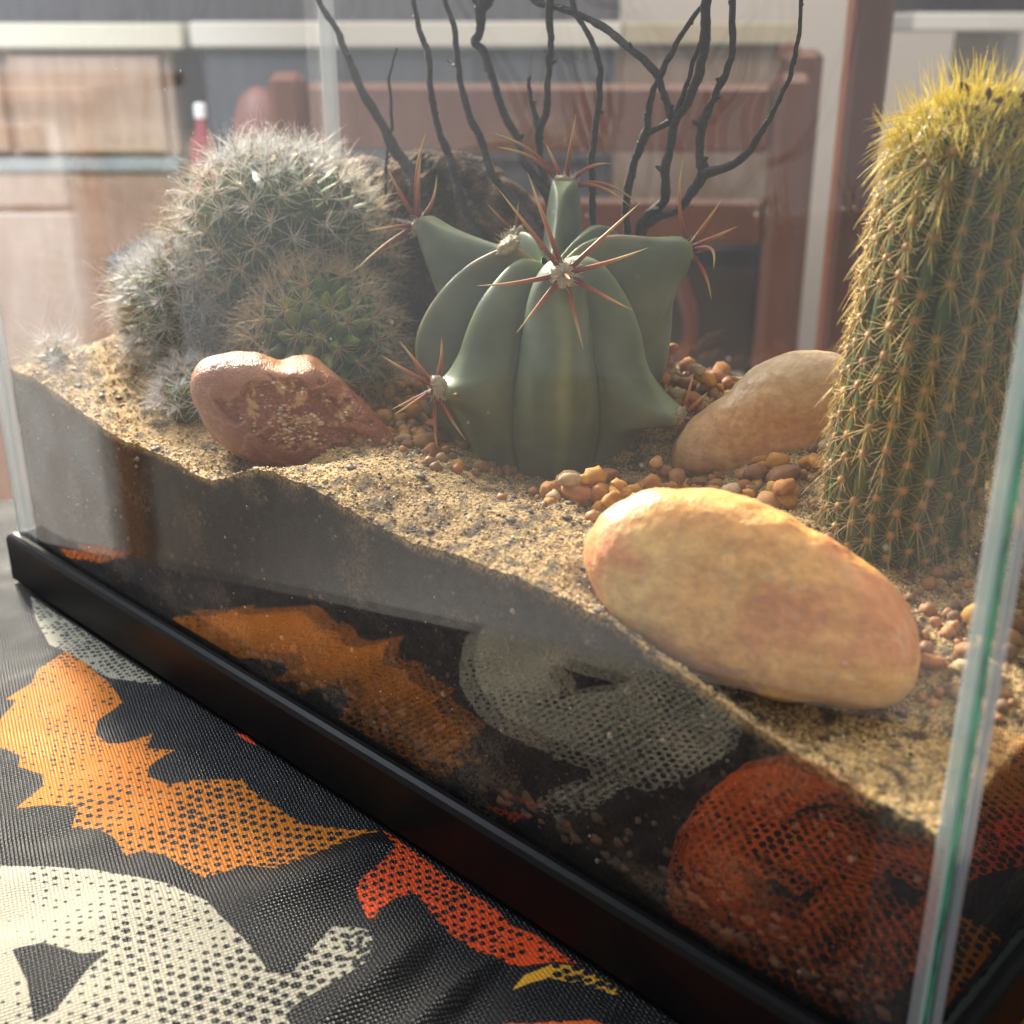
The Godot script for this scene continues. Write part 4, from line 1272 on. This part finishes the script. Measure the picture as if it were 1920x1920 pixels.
func hairy_cactus() -> void:
	var base := Vector3(0.35, 0.09, 0.10)
	var t := thing("hairy_cactus", "clump of round cactus heads covered in tangled white hairs, left in the tank", "cactus", tank * Transform3D(Basis(), base))
	var bumps := []
	for k in 4:
		var p := PackedVector3Array()
		var c := PackedColorArray()
		for i in 10:
			for j in 8:
				var f := j / 7.0
				var r := 0.0044 * pow(1.0 - f, 0.75) if j < 7 else 0.0
				p.append(Vector3(cos(TAU * i / 10) * r, f * 0.0105 - 0.001, sin(TAU * i / 10) * r))
				var tone := Color(0.035, 0.07, 0.028).lerp(Color(0.14, 0.23, 0.06), f)
				c.append(tone.lerp([Color(0.07, 0.12, 0.05), Color(0.13, 0.20, 0.07), Color(0.05, 0.08, 0.05), Color(0.20, 0.28, 0.05)][k], 0.5))
		var g := Geo.new()
		g.grid(p, 10, 8, true, c)
		bumps.append(g.mesh())
	var white := Color(0.84, 0.80, 0.71)
	var straw := Color(0.64, 0.53, 0.34)
	var tufts := []
	for k in 6:
		tufts.append(hair_tuft(k, 24, 0.0112, white if k < 3 else straw, k % 2 == 0))
	var crown_tufts := []
	for k in 3:
		crown_tufts.append(hair_tuft(20 + k, 36, 0.0140, Color(0.80, 0.80, 0.80), true, 0.8))
	rng.seed = 77
	# heads: centre in the tank, radii across and up, which way it grows, number of bumps
	var heads := [
		[Vector3(0.350, 0.125, 0.103), 0.0370, 0.0455, Vector3(-0.12, 1, -0.06), 190],
		[Vector3(0.3630, 0.113, 0.067), 0.0195, 0.0235, Vector3(0.30, 0.80, -0.40), 96],
		[Vector3(0.2955, 0.109, 0.0805), 0.0205, 0.0215, Vector3(-0.70, 0.60, -0.50), 96],
		[Vector3(0.3200, 0.0890, 0.0400), 0.0110, 0.012, Vector3(0.15, 0.75, -0.45), 34],
		[Vector3(0.393, 0.097, 0.020), 0.004, 0.0045, Vector3(0.1, 0.9, -0.4), 8]]
	for h in heads:
		var centre: Vector3 = h[0]
		var grow := upright(h[3], 0.0)
		var p := PackedVector3Array()
		var c := PackedColorArray()
		for i in 40:
			for j in 24:
				var f := PI * j / 23.0
				p.append(Vector3(sin(f) * cos(TAU * i / 40) * h[1], cos(f) * h[2], sin(f) * sin(TAU * i / 40) * h[1]))
				c.append(Color(0.035, 0.06, 0.028))
		var g := Geo.new()
		g.grid(p, 40, 24, true, c, true)
		var head := part("cactus_head", g.mesh(), M.green, t, Transform3D(grow, centre - base))
		stuff(part("loose_hairs", wisps(h, 60 + heads.find(h)), M.hair, head))
		rng.seed = 77 + heads.find(h)
		var count: int = h[4]
		var scale_down := clampf(h[1] / 0.024, 0.42, 1.0)
		for k in count:
			# Fibonacci spiral from the crown down to a little under the middle
			var cosine := 1.0 - 1.45 * (k + 0.5) / count
			var f := acos(clampf(cosine, -1.0, 1.0))
			var turn := k * 2.399963
			var n := Vector3(sin(f) * cos(turn) / h[1], cos(f) / h[2], sin(f) * sin(turn) / h[1]).normalized()
			var q := Vector3(sin(f) * cos(turn) * h[1], cos(f) * h[2], sin(f) * sin(turn) * h[1])
			if (centre + grow * q).y < 0.088:
				continue
			var lean := (n + Vector3.UP * 0.25 * sin(f)).normalized()
			var size := scale_down * clampf(0.55 + 0.75 * f, 0.6, 1.05) * rng.randf_range(0.9, 1.1)
			var stance := upright(lean, rng.randf() * TAU)
			var kind := 3 if h[1] == 0.0205 and f < 0.75 else (1 if f < 0.9 and h[1] != 0.0205 and rng.randf() < 0.6 else (0 if f < 1.4 else 2))
			part("tubercle", bumps[kind], M.green, head, Transform3D(stance.scaled(Vector3.ONE * size), q - n * 0.001))
			var tip := q + lean * 0.0084 * size
			var crown: bool = f < (0.55 if count == 190 else 0.35) or (count != 190 and h[1] != 0.0205 and rng.randf() < 0.8)
			if h[1] == 0.0205 and f < 0.8:
				crown = false
				if rng.randf() < 0.6:
					continue
			var look: Mesh = crown_tufts[rng.randi() % 3] if crown else tufts[(rng.randi() % 3) + (0 if f < 1.05 and h[1] != 0.0205 else 3)]
			if rng.randf() < 0.1 and not crown:
				continue
			part("hair_tuft", look, M.hair, head, Transform3D(upright(lean, rng.randf() * TAU).scaled(Vector3.ONE * lerpf(1.0, size, 0.6)), tip))


func wisps(h: Array, number: int) -> Mesh:   # long loose hairs that tangle over a head
	rng.seed = number
	var g := Geo.new()
	for k in int(11000.0 * h[1]):
		var f := acos(1.0 - 1.5 * rng.randf_range(0.0 if h[1] > 0.03 else 0.12, 1.0))
		var turn := rng.randf() * TAU
		var n := Vector3(sin(f) * cos(turn), cos(f), sin(f) * sin(turn))
		var q := Vector3(n.x * h[1], n.y * h[2], n.z * h[1]) + n * 0.006
		var d := (n + Vector3(rng.randfn(), rng.randfn(), rng.randfn()) * 0.8).normalized()
		var curl := Vector3(rng.randfn(), rng.randfn(), rng.randfn()) * 0.5
		var long := rng.randf_range(0.009, 0.022)
		var path := PackedVector3Array()
		var r := PackedFloat32Array()
		var c := PackedColorArray()
		var tone := Color(0.78, 0.76, 0.70).lerp(Color(0.50, 0.36, 0.22), clampf(f * 0.55 + rng.randfn() * 0.25, 0.0, 1.0))
		for j in 8:
			path.append(q)
			q += d * long / 7.0
			d = (d + curl * 0.25).normalized()
			r.append(lerpf(0.00014, 0.00003, j / 7.0))
			c.append(tone)
		g.tube(path, r, 3, c)
	return g.mesh()


# ---------------------------------------------------------------- the golden column cactus

func bristles(number: int, radial: int, central: int, length: float, color: Color) -> Mesh:
	rng.seed = 900 + number
	var g := Geo.new()
	for k in radial + central:
		var middle := k >= radial
		var turn := TAU * (k + rng.randf_range(-0.3, 0.3)) / radial
		var lean := rng.randf_range(0.95, 1.3)
		var d := Vector3(sin(lean) * cos(turn), cos(lean), sin(lean) * sin(turn))
		var long := length * rng.randf_range(0.7, 1.1)
		if middle:
			d = Vector3(rng.randf_range(-0.45, 0.45), 0.55, rng.randf_range(0.5, 1.1)).normalized()   # z points down the stem
			long = length * rng.randf_range(1.0, 1.6)
		var sag := Vector3(rng.randfn() * 0.08, -0.10, 0.22 if middle else 0.05)
		var path := PackedVector3Array()
		var r := PackedFloat32Array()
		var c := PackedColorArray()
		var shade := color * rng.randf_range(0.75, 1.2)
		for j in 5:
			var f := j / 4.0
			path.append((d * f + sag * f * f) * long)
			r.append(lerpf(0.00018 if middle else 0.000125, 0.00003, f))
			c.append(Color(0.30, 0.15, 0.05).lerp(shade, smoothstep(0.0, 0.4, f)))
		g.tube(path, r, 3, c)
	var p := blob_points(8, 6, 0.5, number + 40)
	var cc := PackedColorArray()
	for i in p.size():
		p[i] *= Vector3(0.0013, 0.0010, 0.0013)
		cc.append(Color(0.36, 0.22, 0.09))
	g.grid(p, 8, 6, true, cc, true)
	return g.mesh()


func golden_cactus() -> void:
	var base := Vector3(0.0726, 0.074, 0.1086)
	var t := thing("golden_cactus", "tall column cactus covered in golden spines with a bright yellow crown, right in the tank", "cactus", tank * Transform3D(Basis(Vector3(0.697, 0, 0.717).normalized(), 0.0) * Basis(Vector3(0.6969, 0, 0.7172), deg_to_rad(5.5)), base))
	var tall := 0.1325
	var ribs := 22
	var radius := func(y: float) -> float:
		var f := y / tall
		if f > 0.86:
			return 0.0218 * sqrt(maxf(0.0, 1.0 - pow((f - 0.86) / 0.145, 2.0)))
		return lerpf(0.0185, 0.0218, smoothstep(0.0, 0.35, f))
	var p := PackedVector3Array()
	var c := PackedColorArray()
	for i in ribs * 8:
		var a := TAU * i / (ribs * 8.0)
		for j in 70:
			var f := j / 69.0
			var y := tall * (1.0 - pow(1.0 - f, 1.25))
			var r: float = radius.call(y)
			var w := absf(cos(a * ribs / 2.0))
			r *= 0.90 + 0.10 * pow(w, 0.8)
			p.append(Vector3(cos(a) * r, y, sin(a) * r))
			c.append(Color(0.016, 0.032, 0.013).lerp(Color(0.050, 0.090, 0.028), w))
	var g := Geo.new()
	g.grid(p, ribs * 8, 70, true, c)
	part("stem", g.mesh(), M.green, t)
	var tufts := []
	for k in 8:
		tufts.append(bristles(k, 15, 2 if k < 5 else 3, 0.0064, Color(0.66, 0.47, 0.12)))
	var shaded_tufts := []  # lower clusters: a duller colour paints in the shade of the lower stem
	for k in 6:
		shaded_tufts.append(bristles(50 + k, 13, 1 if k < 3 else 2, 0.0060, Color(0.42, 0.32, 0.13)))
	var young := []
	for k in 3:
		young.append(bristles(30 + k, 26, 7, 0.0068, Color(0.74, 0.60, 0.14)))
	rng.seed = 42
	var hidden := []
	var eye := Vector3(-0.42, 0.1, -0.9)
	for i in ribs:
		for j in 19:
			var y := 0.004 + 0.0068 * (j + 0.5 * (i % 2)) + rng.randf_range(-0.0005, 0.0005)
			if y > tall - 0.004 or rng.randf() < 0.02:
				continue
			var a := TAU * (i + rng.randf_range(-0.04, 0.04)) / ribs
			var r: float = radius.call(y)
			var r2: float = radius.call(minf(y + 0.002, tall))
			var n := Vector3(cos(a), clampf((r - r2) / 0.002, 0.0, 3.0), sin(a)).normalized()
			var down := (Vector3.DOWN - n * Vector3.DOWN.dot(n)).normalized()
			var where := Transform3D(Basis(n.cross(down), n, down) * Basis(Vector3.UP, rng.randf_range(-0.25, 0.25)), Vector3(cos(a) * r, y, sin(a) * r))
			where.basis = where.basis.scaled(Vector3.ONE * rng.randf_range(0.9, 1.12))
			if n.dot(eye) > -0.32 or y > tall * 0.88:
				part("spine_cluster", (young[rng.randi() % 3] if y > tall * rng.randf_range(0.80, 0.93) else (shaded_tufts[rng.randi() % 6] if y < tall * rng.randf_range(0.25, 0.6) else tufts[rng.randi() % 8])), M.spine, t, where)
			else:
				hidden.append(where)
	many("rear_spine_clusters", tufts[0], M.spine, t, hidden)
	# the dense yellow crown
	g = Geo.new()
	for k in 2600:
		var f := sqrt(rng.randf()) * 0.0205
		var a := rng.randf() * TAU
		var y := tall - 0.0007 - 0.0165 * pow(f / 0.0215, 3.0)
		var d := Vector3(cos(a) * f * 46.0 + rng.randfn() * 0.3, 1.0, sin(a) * f * 46.0 + rng.randfn() * 0.3).normalized()
		var long := 0.0056 * rng.randf_range(0.4, 1.15) if rng.randf() < 0.9 else rng.randf_range(0.010, 0.015)
		var q := Vector3(cos(a) * f, y - 0.001, sin(a) * f)
		var bend := Vector3(rng.randfn(), rng.randfn(), rng.randfn()) * 0.0006
		var tone := Color(0.84, 0.70, 0.10).lerp(Color(0.88, 0.82, 0.36), rng.randf())
		g.tube(PackedVector3Array([q, q + d * long * 0.5 + bend, q + d * long]), PackedFloat32Array([0.0002, 0.00015, 0.00004]), 3, PackedColorArray([Color(0.5, 0.34, 0.05), tone, tone]))
	stuff(part("crown_spines", g.mesh(), mat(Color.WHITE, 0.5, {"vertex_color_use_as_albedo": true, "backlight_enabled": true, "backlight": Color(0.9, 0.9, 0.9)}), t))
	for k in 9:
		var a := rng.randf_range(3.4, 5.2)
		var f := rng.randf_range(0.008, 0.019)
		g = Geo.new()
		var bp := blob_points(8, 6, 0.6, 60 + k)
		for i in bp.size():
			bp[i] *= Vector3(0.0008, 0.0017, 0.0008) * rng.randf_range(0.99, 1.01)
		g.grid(bp, 8, 6, true, PackedColorArray(), true)
		part("dry_bud", g.mesh(), mat(flat(0.09, 0.045, 0.02), 0.8), t, Transform3D(Basis.from_euler(Vector3(rng.randfn(), rng.randf() * TAU, rng.randfn())), Vector3(cos(a) * f, tall + 0.003 - 0.0165 * pow(f / 0.0215, 3.0), sin(a) * f)))
